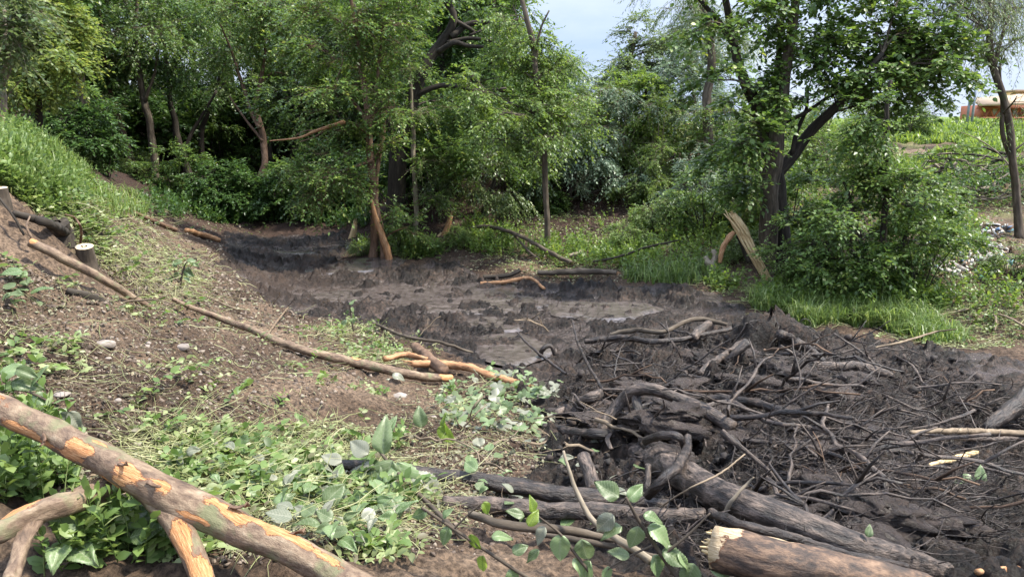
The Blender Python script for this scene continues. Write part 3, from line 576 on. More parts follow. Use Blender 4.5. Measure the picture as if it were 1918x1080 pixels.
tree('old_willow', 'big old willow with a thick ridged trunk and heavy black forked limbs against the sky', 'tree', (735, 405),
     [[(735,410,34),(742,340,34),(752,260,31),(770,190,27),(800,120,22),(835,70,17),(850,35,14),(838,0,13),(825,-60,8)],[(843,70,13),(870,48,11),(900,42,9),(935,44,6),(970,36,4)],
      [(820,98,11,-.2),(850,80,9,-.2),(875,86,8,-.2),(905,88,5,-.2)],[(838,80,8),(880,72,7),(925,78,4)],[(855,40,8),(890,60,6),(880,66,4)],[(752,270,22),(715,200,18),(690,100,13),(660,0,9)],[(775,180,12),(830,160,9),(900,170,6),(950,165,4)]],
     [(750,30,60,46,60,20.6),(860,0,60,26,40,21.5),(940,60,50,35,36,21.5),(900,150,60,35,50,21),(850,190,60,35,56,20.6),(920,210,60,35,56),(820,240,60,40,56),(880,270,60,35,60),(750,130,50,46,60,20.4),(690,60,70,60,80),(960,10,50,30,30),(840,290,60,26,44,18.6),(900,300,60,26,44,18.6),
      (640,60,90,60,80),(580,90,70,60,60),(560,180,60,50,50),(700,-50,160,40,80)], dict(PM, ll=.1, nl=14, cl=7), G_MID, BARK_D, 17, Y=19.2)
# drooping torn boughs over the dark bank
for k, (bp, lab, bl) in enumerate([
    ((905,400), 'drooping pale grey leaved bough over the dark bank, left of the thin straight trunk', [(900,300,60,26,60),(860,340,55,26,44),(930,360,45,40,50),(980,350,30,50,40),(830,280,45,22,30)]),
    ((1090,385), 'pale grey leaved bough sweeping down over the bank, right of the thin straight trunk', [(1060,280,50,24,50),(1110,300,45,20,46),(1085,250,60,24,50),(1150,320,45,18,36),(1200,330,60,20,44),(1250,345,50,18,34),(1000,310,40,22,30)]),
    ((1300,420), 'pale leaved bough trailing down the bank, left of the broad leaved tree', [(1300,370,60,30,60),(1340,410,50,30,50),(1260,380,50,24,34),(1380,370,40,40,44)])]):
    tree('fallen_bough', lab, 'branch', bp, [[(bl[0][0], bp[1]-10, 8),(bl[0][0]+30, bl[0][1]+10, 7),(bl[1][0], bl[1][1]-6, 5),(bl[-1][0], bl[-1][1], 3)]], bl, dict(PM, mul=1.7, ll=.09, droop=.6, hang=.7, sag=.5, cl=7), G_PALE if k else G_WILL, BARK_D, 30+k)
# trees on top of the far bank
BK = [((1285,315), 'leaning bare forked trunk with pale foliage on top of the far bank', [[(1278,325,11),(1292,280,10),(1303,235,9),(1303,205,8),(1300,150,5)],[(1303,240,8),(1320,225,6),(1345,195,4)]],
       [(1290,110,50,40,60),(1340,70,60,50,60),(1310,170,45,30,36),(1250,140,45,35,45),(1350,230,45,30,30)], G_PALE, BARK_P),
      ((1215,300), 'round light green tree in the middle of the far bank top', [[(1215,305,8),(1215,250,7),(1212,200,6),(1205,150,4)],[(1215,268,5),(1240,245,4),(1260,225,3)]],
       [(1200,180,60,35,80),(1240,200,50,35,60),(1170,210,50,30,60),(1210,240,70,30,70),(1170,260,50,25,40),(1130,230,40,30,36),(1260,240,40,30,36),(1200,140,40,24,30)], G_LIGHT, BARK_D),
      ((1150,290), 'tall pale crowned tree behind the round light green tree on the bank', [[(1190,300,14),(1170,200,12),(1180,120,9),(1190,60,6)]],
       [(1170,120,40,30,50),(1225,80,50,34,70),(1190,60,36,24,30),(1290,60,50,36,50),(1140,165,36,26,36),(1180,150,60,36,70),(1230,140,50,36,60),(1270,90,45,40,50),(1120,200,36,24,26),(1090,262,50,25,40)], G_WILL, BARK),
      ((1080,260), 'bright yellow green tree behind the thin straight trunk', [[(1040,290,12),(1045,200,10),(1040,120,7)]],
       [(1040,130,36,40,60),(1010,180,50,40,60),(1050,200,36,30,40),(980,130,50,46,60),(940,180,50,40,50),(1030,250,50,24,40),(920,120,60,40,40),(880,170,50,40,40)], G_LIGHT, BARK)]
for k, (bp, lab, tr, bl, lm, bm) in enumerate(BK):
    tree('bank_tree', lab, 'tree', bp, tr, [(*b, [23.5, 23.3, 26.5, 28][k]+(i % 3-1)*.6) for i, b in enumerate(bl)], dict(PM, ll=.11, cl=7, tw=.6), lm, bm, 40+k, Y=[23.5, 23.3, 26.5, 28][k])
# willow boughs hanging into the picture from a tree overhead
tree('weeping_willow', 'fine leaved willow whose hanging twigs show against the sky, top right of the middle', 'tree', (1300, 330), [[(1335,330,20),(1325,200,17),(1330,80,14),(1290,-60,10),(1200,-120,7)],[(1290,-60,8),(1180,-70,6),(1110,-90,4)]],
     [(1240,-6,50,14,16),(1290,10,40,20,20),(1330,20,50,35,40),(1350,70,50,40,40),(1260,60,40,20,14)], dict(PW, cl=5), G_WILL, BARK, 50, Y=20.5)
# left wood: trunks one can tell apart
LWD = [((255,352), 30, 'brown trunk leaning left, first tall one from the left in the dark wood', [[(252,352,12),(244,290,11),(228,240,10),(210,190,9),(195,110,6),(185,0,4)]], [(200,60,80,60,80),(160,130,60,50,60),(240,120,50,50,60)]),
       ((292,348), 29, 'straight grey brown trunk, second from the left in the dark wood', [[(293,348,14),(286,270,13),(275,205,12),(262,150,10),(255,60,7),(255,-30,5)],[(272,190,7),(290,130,5),(300,60,4)]], [(270,50,70,60,80),(320,40,60,50,70),(230,0,80,40,60)]),
       ((368,370), 31, 'black leaning trunk, third from the left in the dark wood', [[(368,372,16),(345,300,13),(328,230,11),(318,170,9),(330,90,7),(330,0,5)],[(340,290,8),(370,230,6),(405,170,4)]], [(340,100,50,50,50),(380,30,60,50,70),(360,170,40,30,30)]),
       ((382,350), 33, 'dark trunk beside the black leaning trunk in the wood', [[(381,355,11),(377,250,10),(385,220,8),(408,160,6),(430,60,4)]], [(420,80,60,50,60),(440,150,50,40,40)]),
       ((500,372), 27, 'sunlit curved brown trunk that forks into a wide V in the dark wood', [[(500,374,13),(486,350,13),(496,310,12),(494,265,12),(484,225,11),(480,190,9),(492,130,6),(498,90,4)],[(486,240,9),(468,205,8),(452,150,6),(430,90,4),(410,40,3)],[(492,265,6),(460,225,4),(430,180,3)]],
        [(480,40,60,50,80),(420,20,70,50,80),(530,60,60,50,70),(560,10,70,40,70),(440,100,50,40,40),(540,140,40,40,40)]),
       ((228,330), 34, 'thin dark trunk behind the first brown trunk in the wood', [[(228,335,7),(215,260,6),(222,180,5),(215,80,4)]], [(215,180,50,40,40)]),
       ((180,300), 28, 'thin grey trunk near the top of the left slope, at the edge of the wood', [[(183,305,8),(172,240,8),(160,180,6),(150,80,4)]], [(140,190,50,40,50),(180,220,40,30,30)]),
       ((552,290), 36, 'faint trunk deep in the wood behind the torn trunk', [[(548,380,10),(550,250,8),(548,120,6)]], [(560,220,50,50,60),(500,180,40,40,40)])]
for k, (bp, Y, lab, tr, bl) in enumerate(LWD):
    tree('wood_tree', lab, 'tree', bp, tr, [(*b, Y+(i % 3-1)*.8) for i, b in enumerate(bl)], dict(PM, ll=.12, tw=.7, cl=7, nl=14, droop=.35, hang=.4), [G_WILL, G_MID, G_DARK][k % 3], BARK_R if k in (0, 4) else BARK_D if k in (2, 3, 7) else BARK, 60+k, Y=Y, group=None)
tree('sunlit_tree', 'bright yellow green tree overhanging the left slope, top left corner', 'tree', (60, 262), [[(70,262,14),(70,180,12),(60,100,9),(50,0,7),(45,-80,5)]],
     [(110,60,50,36,90),(60,30,60,30,70),(130,110,36,30,50),(60,90,50,30,60),(90,150,60,24,50),(150,60,30,36,36),(30,150,40,24,30),(90,0,60,30,60)], dict(PM, ll=.1, cl=12, sp=.16, droop=.3, tw=.45), G_YEL, BARK_D, 80, Y=15.5)
tree('pale_tree', 'twisted pale trunk with bare twigs at the left edge above the green slope', 'tree', (4, 246), [[(2,246,11),(6,190,10),(2,150,9),(14,90,7),(8,0,5)],[(4,165,5),(20,120,4),(30,60,3)],[(6,200,4),(26,170,2),(40,150,1.5)]],
     [(20,60,40,40,50),(0,100,30,30,20),(10,10,40,30,40)], dict(PM, ll=.09, cl=7), G_WILL, BARK_P, 81, Y=12.2)
# ---------------------------------------------------------------- background wood: prototypes and copies
def proto(name, seed, h, rad, ns, prm, lm, bm, z0=.25, zr=.5):
    rng = np.random.RandomState(seed); root = thing(name, (0, 0, 0), 'x', 'tree' if h > 4 else 'shrub'); bones = []
    if h > 4:
        line = smoothline([[0,0,-.2,.17],[.1*rng.randn(),.1,h*.3,.13],[.3*rng.randn(),.2*rng.randn(),h*.65,.08],[.4*rng.randn(),.3,h*.95,.03]], 22)
        v, f, tc, ti = tubes(line[None, :, :3], line[None, :, 3], 8, rough=.08, seed=seed); b = B(); b.add(v, f, ti, tc); b.build('trunk', bm, root); bones.append(line)
    else:
        b = B()
        for k in range(5):
            a = rng.rand()*6.28; line = smoothline([[.05*math.cos(a),.05*math.sin(a),-.1,.02],[.3*math.cos(a)*rad,.3*math.sin(a)*rad,h*.5,.013],[.6*math.cos(a)*rad,.6*math.sin(a)*rad,h*.9,.006]], 10)
            v, f, tc, ti = tubes(line[None, :, :3], line[None, :, 3], 5); b.add(v, f, ti, tc); bones.append(line)
        b.build('stem', bm, root)
    bones = np.concatenate(bones); bl = []
    nb = 16 if h > 4 else 7
    for k in range(nb):
        z = h*(z0+(1-z0)*rng.rand()**.9); q = 1-.55*abs((z/h-.55)/.5)**2; a = rng.rand()*6.28; r = rad*q*rng.uniform(.35, .9)
        bl.append(((r*math.cos(a), r*math.sin(a), z), (rad*.42, rad*.42, max(.3, rad*.34)), ns//nb))
    Lv, Bw = B(), B(); crown(bl, bones, prm, rng, Lv, Bw); c = Lv.build('crown', lm, root, smooth=False); Bw.build('branchwork', bm, c)
    return root
def dup(root, loc, rz, s, label, group):
    r = root.copy(); col.objects.link(r); r.location = loc; r.rotation_euler = (0, 0, rz); r.scale = (s, s, s); r['label'] = label; r['group'] = group
    for ch in root.children:
        c = ch.copy(); col.objects.link(c); c.parent = r
        for g in ch.children: d = g.copy(); col.objects.link(d); d.parent = c
    return r
def first(root, loc, rz, s, label, group):
    root.location = loc; root.rotation_euler = (0, 0, rz); root.scale = (s, s, s); root['label'] = label; root['group'] = group
PF = dict(PM, mul=1.5, ll=.15, lw=1.2, tw=.8, nl=13, cl=6, droop=.3, hang=.35)
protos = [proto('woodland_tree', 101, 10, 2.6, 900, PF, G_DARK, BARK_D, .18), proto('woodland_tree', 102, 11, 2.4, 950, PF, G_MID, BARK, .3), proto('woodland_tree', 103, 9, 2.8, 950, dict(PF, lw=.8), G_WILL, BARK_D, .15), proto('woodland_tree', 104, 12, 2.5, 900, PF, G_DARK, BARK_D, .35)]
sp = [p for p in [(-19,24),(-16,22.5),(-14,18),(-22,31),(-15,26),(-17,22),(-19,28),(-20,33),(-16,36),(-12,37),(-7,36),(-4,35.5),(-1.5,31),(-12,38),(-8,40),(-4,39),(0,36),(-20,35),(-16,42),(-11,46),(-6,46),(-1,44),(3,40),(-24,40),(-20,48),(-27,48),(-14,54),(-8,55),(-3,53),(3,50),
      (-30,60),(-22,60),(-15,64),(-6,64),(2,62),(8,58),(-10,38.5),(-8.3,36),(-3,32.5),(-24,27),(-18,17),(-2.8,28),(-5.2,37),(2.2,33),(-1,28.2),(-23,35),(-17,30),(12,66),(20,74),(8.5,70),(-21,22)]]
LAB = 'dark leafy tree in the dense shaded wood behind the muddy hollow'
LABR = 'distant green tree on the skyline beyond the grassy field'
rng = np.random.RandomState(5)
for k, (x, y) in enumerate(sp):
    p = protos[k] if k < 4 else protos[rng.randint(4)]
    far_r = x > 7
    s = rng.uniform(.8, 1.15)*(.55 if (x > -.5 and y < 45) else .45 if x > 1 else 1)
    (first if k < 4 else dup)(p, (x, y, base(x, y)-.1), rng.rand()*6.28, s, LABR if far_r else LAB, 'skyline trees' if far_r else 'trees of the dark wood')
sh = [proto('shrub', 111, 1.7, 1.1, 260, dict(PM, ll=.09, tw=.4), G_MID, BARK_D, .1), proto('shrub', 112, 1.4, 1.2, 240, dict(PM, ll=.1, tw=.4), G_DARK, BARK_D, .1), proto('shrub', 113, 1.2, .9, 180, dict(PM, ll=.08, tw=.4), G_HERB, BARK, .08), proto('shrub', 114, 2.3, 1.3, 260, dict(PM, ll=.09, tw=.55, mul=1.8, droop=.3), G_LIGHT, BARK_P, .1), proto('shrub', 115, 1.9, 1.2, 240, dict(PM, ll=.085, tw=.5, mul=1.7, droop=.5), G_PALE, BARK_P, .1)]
# x, y(depth) from picture spots; kind; scale; label
SHR = [((400,400),1,1,'dark shrub at the foot of the left wood trunks'),((330,372),0,.9,'dark shrub between the first trunks of the wood'),((450,405),1,1.0,'low dark shrub left of the sunlit forked trunk'),((520,412),1,1.1,'low dark shrub right of the sunlit forked trunk'),
       ((570,418),0,1.0,'dark shrub at the far end of the mud'),((620,420),1,1.0,'dark shrub behind the pale splinter at the far end of the mud'),((265,345),2,.9,'green shrub below the first brown trunk'),
       ((755,474),0,.5,'green sprouts round the foot of the torn orange trunk'),((790,474),2,.45,'green sprouts right of the torn orange trunk'),((682,480),2,.35,'low green sprouts left of the torn orange trunk'),((868,462),2,.4,'bright sprouts left of the orange splinter stake'),
       ((1000,395),0,.75,'rounded green bush on the dark bank, left of the thin straight trunk'),((1170,385),2,.6,'bush on the bare earth slope'),((1230,440),2,.7,'bush at the foot of the bare earth slope'),
       ((1190,470),2,.55,'bright green plants beside the fallen branches at the bank foot'),((1320,450),0,.8,'bush left of the pale broken trunk'),((1380,360),0,.9,'bush above the pale broken trunk'),((1550,540),0,.8,'bush at the foot of the broad leaved tree'),
       ((1500,545),2,.7,'pale fronded bush right of the broad leaved tree foot'),((1720,560),0,.7,'bush at the right of the bushy young tree'),((1750,430),2,.7,'light green bush below the brush heap'),((1560,330),2,1.1,'sunlit bush behind the broad leaved tree'),
       ((1480,440),0,.9,'bush behind the broad leaved tree trunks'),((1895,520),2,.5,'green plants beside the scattered litter at the right edge'),((1400,500),2,.6,'green plants left of the broad leaved tree'),((1120,270),0,.9,'bush on the bank top below the white roof'),
       ((1620,255),2,1.1,'bright bush at the edge of the grassy field'),((1700,262),2,1.0,'second bright bush at the edge of the grassy field, under the overhanging boughs'),((1400,285),2,1.2,'bright bush at the field edge behind the dark trunks'),((1450,270),0,1.1,'green bush at the field edge just right of the dark trunks'),
       ((1240,290),0,1.0,'green bush on the bank top under the round tree'),((860,330),1,1.2,'dark bush under the willow'),((780,380),1,1.3,'dark bush in the hollow behind the old willow'),((650,400),1,1.2,'dark bush behind the torn orange trunk'),
       ((1075,375),4,.6,'small pale bush low on the dark bank right of the thin straight trunk'),((975,355),3,.65,'light green bush low on the dark bank left of the thin straight trunk'),((880,350),4,.75,'pale bush in the hollow under the willow limbs'),((1215,360),3,.6,'small light green bush half way up the bare earth slope'),
       ((1110,305),3,1.0,'airy light green bush on the bank top below the white roofed house'),((1165,300),4,1.0,'pale leaved bush on the bank top left of the round light green tree'),((1235,312),3,.9,'airy light green bush right of the round light green tree'),
       ((1330,318),4,1.0,'pale bush right of the leaning forked trunk'),((1390,330),3,1.0,'airy light green bush just left of the dark trunks, high on the bank'),((1050,330),4,.9,'pale bush behind the thin straight trunk, high on the bank'),((1530,300),3,.9,'airy bush seen between the dark trunks and the bushy tree'),((1000,320),3,.9,'light green bush left of the thin straight trunk, high on the bank'),((1310,400),4,.7,'small pale bush half way down the bank'),((1420,420),3,.7,'light green bush beside the broad leaved tree, half way up the bank'),
       ((150,305),1,.9,'dark bush at the top of the left slope'),((95,268),0,.9,'green bush behind the crest of the left slope'),((200,330),1,.8,'dark bush on the crest by the thin grey trunk')]
for k, ((px, py), kd, s, lab) in enumerate(SHR):
    g = hit([px], [py])[0]; g[2] = ground_z(g[0], g[1])-.05
    if not sh[kd].get('used'):
        first(sh[kd], g, k*1.7, s, lab, 'shrubs of the hollow'); sh[kd]['used'] = 1
    else: dup(sh[kd], g, k*1.7, s, lab, 'shrubs of the hollow')
# second growth in the deep shade that closes the view under the far crowns
rng = np.random.RandomState(9)
for k in range(40):
    x = rng.uniform(-24, 3); y = rng.uniform(33, 46)
    if x > -1: y = rng.uniform(30, 46)
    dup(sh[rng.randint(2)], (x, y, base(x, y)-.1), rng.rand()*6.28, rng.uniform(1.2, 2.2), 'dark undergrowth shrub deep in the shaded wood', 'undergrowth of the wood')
for s_ in sh: del s_['used']
# ---------------------------------------------------------------- logs and branches laid on the ground
WS = .74      # the widths were read up and down the picture, the logs lie aslant
def place_line(px, extra=0., fn=base):
    """rows (px, py, width px, lift) -> x, y, z, r resting on the ground plus lift"""
    a = np.array([(*p, 0.)[:4] if len(p) == 3 else p[:4] for p in px], float); r = np.full(len(a), .04)
    for _ in range(2):
        out = np.array([hit([a[i, 0]], [a[i, 1]], r[i]*.75+a[i, 3]+.03, fn)[0] for i in range(len(a))])
        t = np.linalg.norm(out-EYE, axis=1)
        tz = (out[:, 1]*CP-(out[:, 2]-3)*SP); r = a[:, 2]/2/F*tz*(WS if a[0, 1] > 600 else .9)
    return np.c_[out, r]
def log(name, label, cat, px, m, S=10, rough=.1, seg=None, torn=None, forks=(), endm=None, ends='', group=None, seed=0, spl=10, sl=2.2, root=None):
    line = place_line(px); L_ = np.linalg.norm(np.diff(line[:, :3], axis=0), axis=1).sum()
    K_ = seg or int(np.clip(L_/max(line[:, 3].mean()*.5, .01), 10, 160)); ln = smoothline(line, K_); ln[:, 3] = np.maximum(ln[:, 3], .0015)
    w_ = ln[:, 3].mean(); sl_ = np.linspace(0, L_, K_)/w_; ln[:, 2] += w_*(.22*vnoise(sl_*.22+seed, np.zeros(K_)+seed)+.07*vnoise(sl_*.8+seed, np.zeros(K_)+seed)); ln[:, 0] += w_*.25*vnoise(sl_*.2+seed, np.zeros(K_)+seed+5)
    g = line[0, :3].copy(); parts = forks or endm or ends
    r = root or (thing(name, g, label, cat, group) if parts else None)
    if root is not None: g = np.array(root.location)
    def body(ln, nm, par, sd, tn):
        v, f, tc, ti = tubes(ln[None, :, :3], ln[None, :, 3], S, rough=rough, seed=sd); at = {'tint': ti, 'tc': tc}
        K2 = len(ln); kk = np.repeat(np.linspace(0, 1, K2), S); th = np.tile(np.arange(S)/S*360, K2); tv = np.zeros(len(v))
        for (c, ang, el, ea) in tn or ():
            da = (th-ang+180) % 360-180; tv = np.maximum(tv, 1.05*np.exp(-((kk-c)/el)**2-(da/ea)**2))
        at['torn'] = tv; return mk(nm, v, f, m, par, at, loc=g)
    if not parts:
        o = body(ln, name, None, seed, torn); return tag(o, label, cat, group)
    trunk = body(ln, 'trunk' if root is None else 'limb', r, seed, torn)
    for fk in forks:
        fl = place_line(fk[0]); nn = int(np.clip(np.linalg.norm(np.diff(fl[:, :3], axis=0), axis=1).sum()/max(fl[:, 3].mean()*.5, .01), 8, 80))
        f2 = smoothline(fl, nn); f2[:, 3] = np.maximum(f2[:, 3], .0015); body(f2, 'limb', r, seed+3, fk[1] if len(fk) > 1 else None)
    if endm:
        for e in ends:
            c, d = (ln[0], ln[0, :3]-ln[2, :3]) if e == 's' else (ln[-1], ln[-1, :3]-ln[-3, :3])
            splinters(c[:3], d, c[3], endm, r, g, seed, spl, sl)
    return r
def splinters(c, d, rad, m, par, g, seed, n=10, sl=2.2):
    n = n*3
    rng = np.random.RandomState(seed+77); d = d/np.linalg.norm(d); a = nrm(np.cross(d, [0, .1, 1.])); b = np.cross(d, a); P, Rr = [], []
    for k in range(n):
        th = rng.rand()*6.28; q = rad*.8*math.sqrt(rng.rand()); o = c+q*(math.cos(th)*a+math.sin(th)*b); L_ = rad*(.12+.95*rng.rand()**1.7)*sl*(1+.45*math.cos(th-4.2)); o = o-d*rad*rng.uniform(0, .5)
        P.append([o-d*rad*.5, o+d*L_*.4+rng.normal(0, .03, 3)*L_, o+d*L_*.8+rng.normal(0, .05, 3)*L_, o+d*L_+rng.normal(0, .06, 3)*L_]); w0 = rad*rng.uniform(.04, .2)*(1 if n < 60 else .7); Rr.append([w0, w0*.9, w0*.55, w0*.05])
    v, f, tc, ti = tubes(P, Rr, 5, rough=.2, seed=seed); mk('splintered_end', v, f, m, par, {'tint': ti, 'tc': tc}, smooth=False, loc=g)
def flakes(par, line, g, spots, seed, m):
    rng = np.random.RandomState(seed)
    for c, ang in spots:
        k = int(c*(len(line)-2)); T = line[k+1, :3]-line[k, :3]; T = T/np.linalg.norm(T); A1 = nrm(np.cross(T, [0, 0, 1.])); A2 = np.cross(T, A1); r = line[k, 3]
        L_ = rng.uniform(.03, .08); wd = rng.uniform(.15, .5); V_ = []
        for i in range(6):
            for j in range(4):
                th = math.radians(ang)+wd*(j/3-.5)*(1-.12*i)*(1+.3*rng.rand()); rr = r*1.01+.010*(i/5)**2*5*rng.uniform(.5, 1)+.002*j
                V_.append(line[k, :3]+T*L_*(i/5)*rng.uniform(.85, 1.1)+rr*(math.cos(th)*A1+math.sin(th)*A2))
        q = [[i*4+j, i*4+j+1, (i+1)*4+j+1, (i+1)*4+j] for i in range(5) for j in range(3)]; V_ = np.array(V_)
        o = mk('bark_flake', V_, np.array(q), m, par, {'tc': V_*3, 'tint': np.zeros(len(V_))}, loc=g); s = o.modifiers.new('t', 'SOLIDIFY'); s.thickness = .004
# the barked trunk across the lower left corner
fl = [(-70,735,70,.34),(60,788,72,.32),(160,842,74,.3),(250,893,84,.28),(330,932,90,.24),(420,972,82,.2),(500,1012,80,.17),(600,1062,78,.13),(720,1125,76,.1)]
bl_ = log('fallen_tree', 'pale barked trunk with orange torn patches lying across the lower left corner, forked', 'log', fl, PEEL, S=32, rough=.085, seg=170,
          torn=[(.2,5,.1,26),(.3,5,.06,34),(.05,-70,.1,38),(.46,-35,.045,55),(.52,-50,.03,30),(.67,-70,.1,40),(.75,-90,.08,30),(.84,-80,.08,26),(.33,-40,.05,30),(.97,-60,.03,40),(.42,30,.07,20),(.36,-90,.03,14),(.6,0,.05,16)],
          forks=[([(268,905,70,.26),(305,945,66,.22),(335,985,62,.17),(358,1030,60,.12),(380,1085,58,.06),(400,1150,56,0)], [(.12,-80,.1,60),(.5,-60,.2,70),(.75,-70,.2,90),(.98,-30,.2,90)])], endm=WOOD_O, ends='s', seed=2, spl=4, sl=.5)
line_ = smoothline(place_line(fl), 150); flakes(bl_, line_, np.array(bl_.location), [(.24,-12),(.44,-62),(.5,-45),(.66,-95),(.78,-100)], 3, BARK_R)
log('broken_branch', 'thick brown torn branch end with shredded fibres behind the fallen trunk, lower left', 'branch', [(235,898,46,.2),(180,922,54,.2),(110,945,62,.2),(50,968,58,.18),(0,990,54,.16),(-50,1005,46,.14)], PEEL, S=22, rough=.24, torn=[(.75,-60,.2,60),(1,0,.15,200)],
    forks=[([(75,960,48,.18),(50,1000,40,.15),(35,1040,36,.12),(20,1090,34,.1)],),([(235,925,16,.08),(190,940,14,.07),(140,942,10,.06)],)], endm=WOOD_O, ends='e', seed=5, spl=12, sl=1.6)
log('branch', 'thin curved dark branch under the fork of the fallen trunk', 'branch', [(260,930,14,.1),(190,930,13,.08),(160,955,12,.05),(120,1020,11,0)], BARK_D, seed=6)
# long thin trunks on the left slope
log('fallen_pole', 'long slim brown trunk lying down the left slope beside the sawn stump', 'log', [(58,452,20,.1),(100,475,20,.12),(150,500,19,.12),(200,528,17,.1),(240,552,15,.06),(280,574,12,.02)], PEEL, S=14, rough=.1, torn=[(.02,-60,.03,90)], seed=7, forks=[([(62,450,6,.08),(50,425,4,.15),(56,405,3,.2)],)], endm=WOOD_O, ends='s', spl=4, sl=.4)
log('fallen_pole', 'very long slim trunk running down the slope to the edge of the mud', 'log', [(322,560,9,.07),(380,583,12,.08),(440,605,14,.08),(500,630,16,.08),(560,652,17,.08),(620,668,19,.07),(690,683,20,.06),(760,700,19,.05),(845,708,15,.03)], PEEL, S=14, rough=.12, torn=[(.72,-70,.02,30),(.98,-60,.04,120)], seed=8, forks=[([(500,628,6,.05),(520,600,5,.08),(540,575,3,.1)],)], endm=WOOD_O, ends='e', spl=5, sl=1)
log('dark_log', 'short black rotten log among the greens on the upper left slope', 'log', [(28,402,15,.02),(60,408,17,.03),(95,420,18,.03),(125,436,16,.02)], BARK_D, S=10, rough=.2, seed=9)
log('fallen_log', 'red brown stripped log low on the far left slope, nearest the mud end', 'log', [(348,433,11,.03),(380,440,12,.03),(412,450,10,.02)], WOOD_O, rough=.14, seed=10)
log('fallen_log', 'red brown stripped log low on the far left slope, higher of the pair', 'log', [(240,392,8,.02),(285,413,9,.03),(328,430,10,.03)], BARK_R, rough=.14, seed=11)
log('stick', 'thin dark stick leaning at the left edge above the slim trunk', 'stick', [(0,372,5,.1),(25,405,5,.12),(45,440,5,.05)], BARK_D, S=6, seed=12)
log('stick', 'bent orange brown twig standing above the sawn stump', 'stick', [(150,462,5,.0),(152,430,5,.3),(140,408,4,.4),(122,402,3,.45)], BARK_R, S=6, seed=13)
log('bark_slab', 'dark bark slab lying on bare soil left of the long slim trunk', 'bark', [(125,545,12,.01),(160,556,22,.01),(205,572,14,0)], BARK_D, rough=.25, seed=14)
log('torn_stump', 'pale orange torn stump piece leaning at the mud edge, end of the long slim trunk', 'log', [(778,650,26,.03),(800,668,28,.05),(830,692,30,.04)], BARK_R, rough=.14, seed=15, endm=WOOD_O, ends='s', spl=8, sl=.9)
log('torn_branch', 'long orange shredded root running to the right from the torn stump piece', 'branch', [(770,680,16,.04),(840,682,20,.06),(890,692,18,.06),(930,705,18,.03),(985,722,14,.0)], WOOD_O, rough=.25, seed=16, forks=[([(720,672,14,.03),(760,664,14,.08),(800,672,10,.1)],)], endm=WOOD_O, ends='se', spl=9, sl=2.5)
log('branch', 'brown curved branch piled over the torn stump piece beside the mud', 'branch', [(700,605,7,.05),(760,630,8,.12),(820,640,8,.12),(870,655,7,.04),(885,660,5,0)], BARK, seed=17)
# far shore
log('branch', 'long arched pale branch on the green shore in front of the thin straight trunk', 'branch', [(860,432,6,.1),(905,424,7,.3),(950,432,8,.35),(1000,455,8,.3),(1040,478,9,.15),(1070,492,9,.03)], BARK, seed=18, forks=[([(960,436,5,.3),(990,470,5,.15),(1010,485,4,.05)],)])
log('fallen_log', 'brown log lying along the far mud edge, right of the splintered roots', 'log', [(1008,512,11,.03),(1060,510,13,.04),(1110,508,13,.04),(1155,512,10,.03)], BARK, rough=.12, seed=19, endm=WOOD_O, ends='e', spl=5)
log('torn_branch', 'splintered orange root end sticking from the far mud edge below the arched branch', 'branch', [(905,520,12,.05),(950,516,10,.1),(975,505,8,.2)], BARK_D, rough=.2, seed=20, endm=WOOD_O, ends='e', spl=9, sl=3)
log('torn_branch', 'flat splintered branch beside the splintered root end at the far mud edge', 'branch', [(900,530,7,.02),(945,528,8,.05),(990,520,7,.1),(1020,540,6,.02)], WOOD_O, rough=.2, seed=21)
log('branch', 'pale branch fork lying in the greens left of the pale broken trunk', 'branch', [(1322,482,10,.25),(1330,495,16,.12),(1352,512,14,.05),(1378,530,9,.0)], BARK_P, rough=.12, seed=22, forks=[([(1334,498,12,.12),(1340,478,12,.3),(1336,470,11,.36)],)])
log('pale_branch', 'short pale branch stub in the shore greens right of the thin straight trunk', 'branch', [(1065,480,8,.05),(1082,474,9,.1),(1094,468,6,.15)], BARK_P, seed=23)
log('branch', 'thin dark branch crossing the shore greens in the middle right', 'branch', [(1110,490,4,.1),(1160,480,5,.2),(1215,462,5,.3),(1270,450,3,.4)], BARK_D, seed=24)
def upright(name, label, cat, base_px, pts, m, endm=None, S=12, Y=None, seed=0, extra=(), rough=.12, spl=12, sl=3, ends='e'):
    g = hit([base_px[0]], [base_px[1]])[0] if Y is None else atY(base_px[0], base_px[1], Y); g[2] = ground_z(g[0], g[1])
    root = thing(name, g, label, cat)
    for k, (pp, mm, nm) in enumerate([(pts, m, 'trunk')]+list(extra)):
        ps = np.array([[*atY(q[0], q[1], g[1]+(q[3] if len(q) > 3 else 0)), q[2]/2/F*g[1]] for q in pp]); ln = smoothline(ps, 24)
        v, f, tc, ti = tubes(ln[None, :, :3], ln[None, :, 3], S, rough=rough, seed=seed+k); mk(nm, v, f, mm, root, {'tint': ti, 'tc': tc}, loc=g)
        if endm and k == 0:
            for e in ends:
                if e == 'e': splinters(ln[-1, :3], ln[-1, :3]-ln[-3, :3], ln[-1, 3], endm, root, g, seed, spl, sl)
                else: splinters(ln[0, :3], ln[0, :3]-ln[2, :3], ln[0, 3], endm, root, g, seed, spl, sl)
    return root
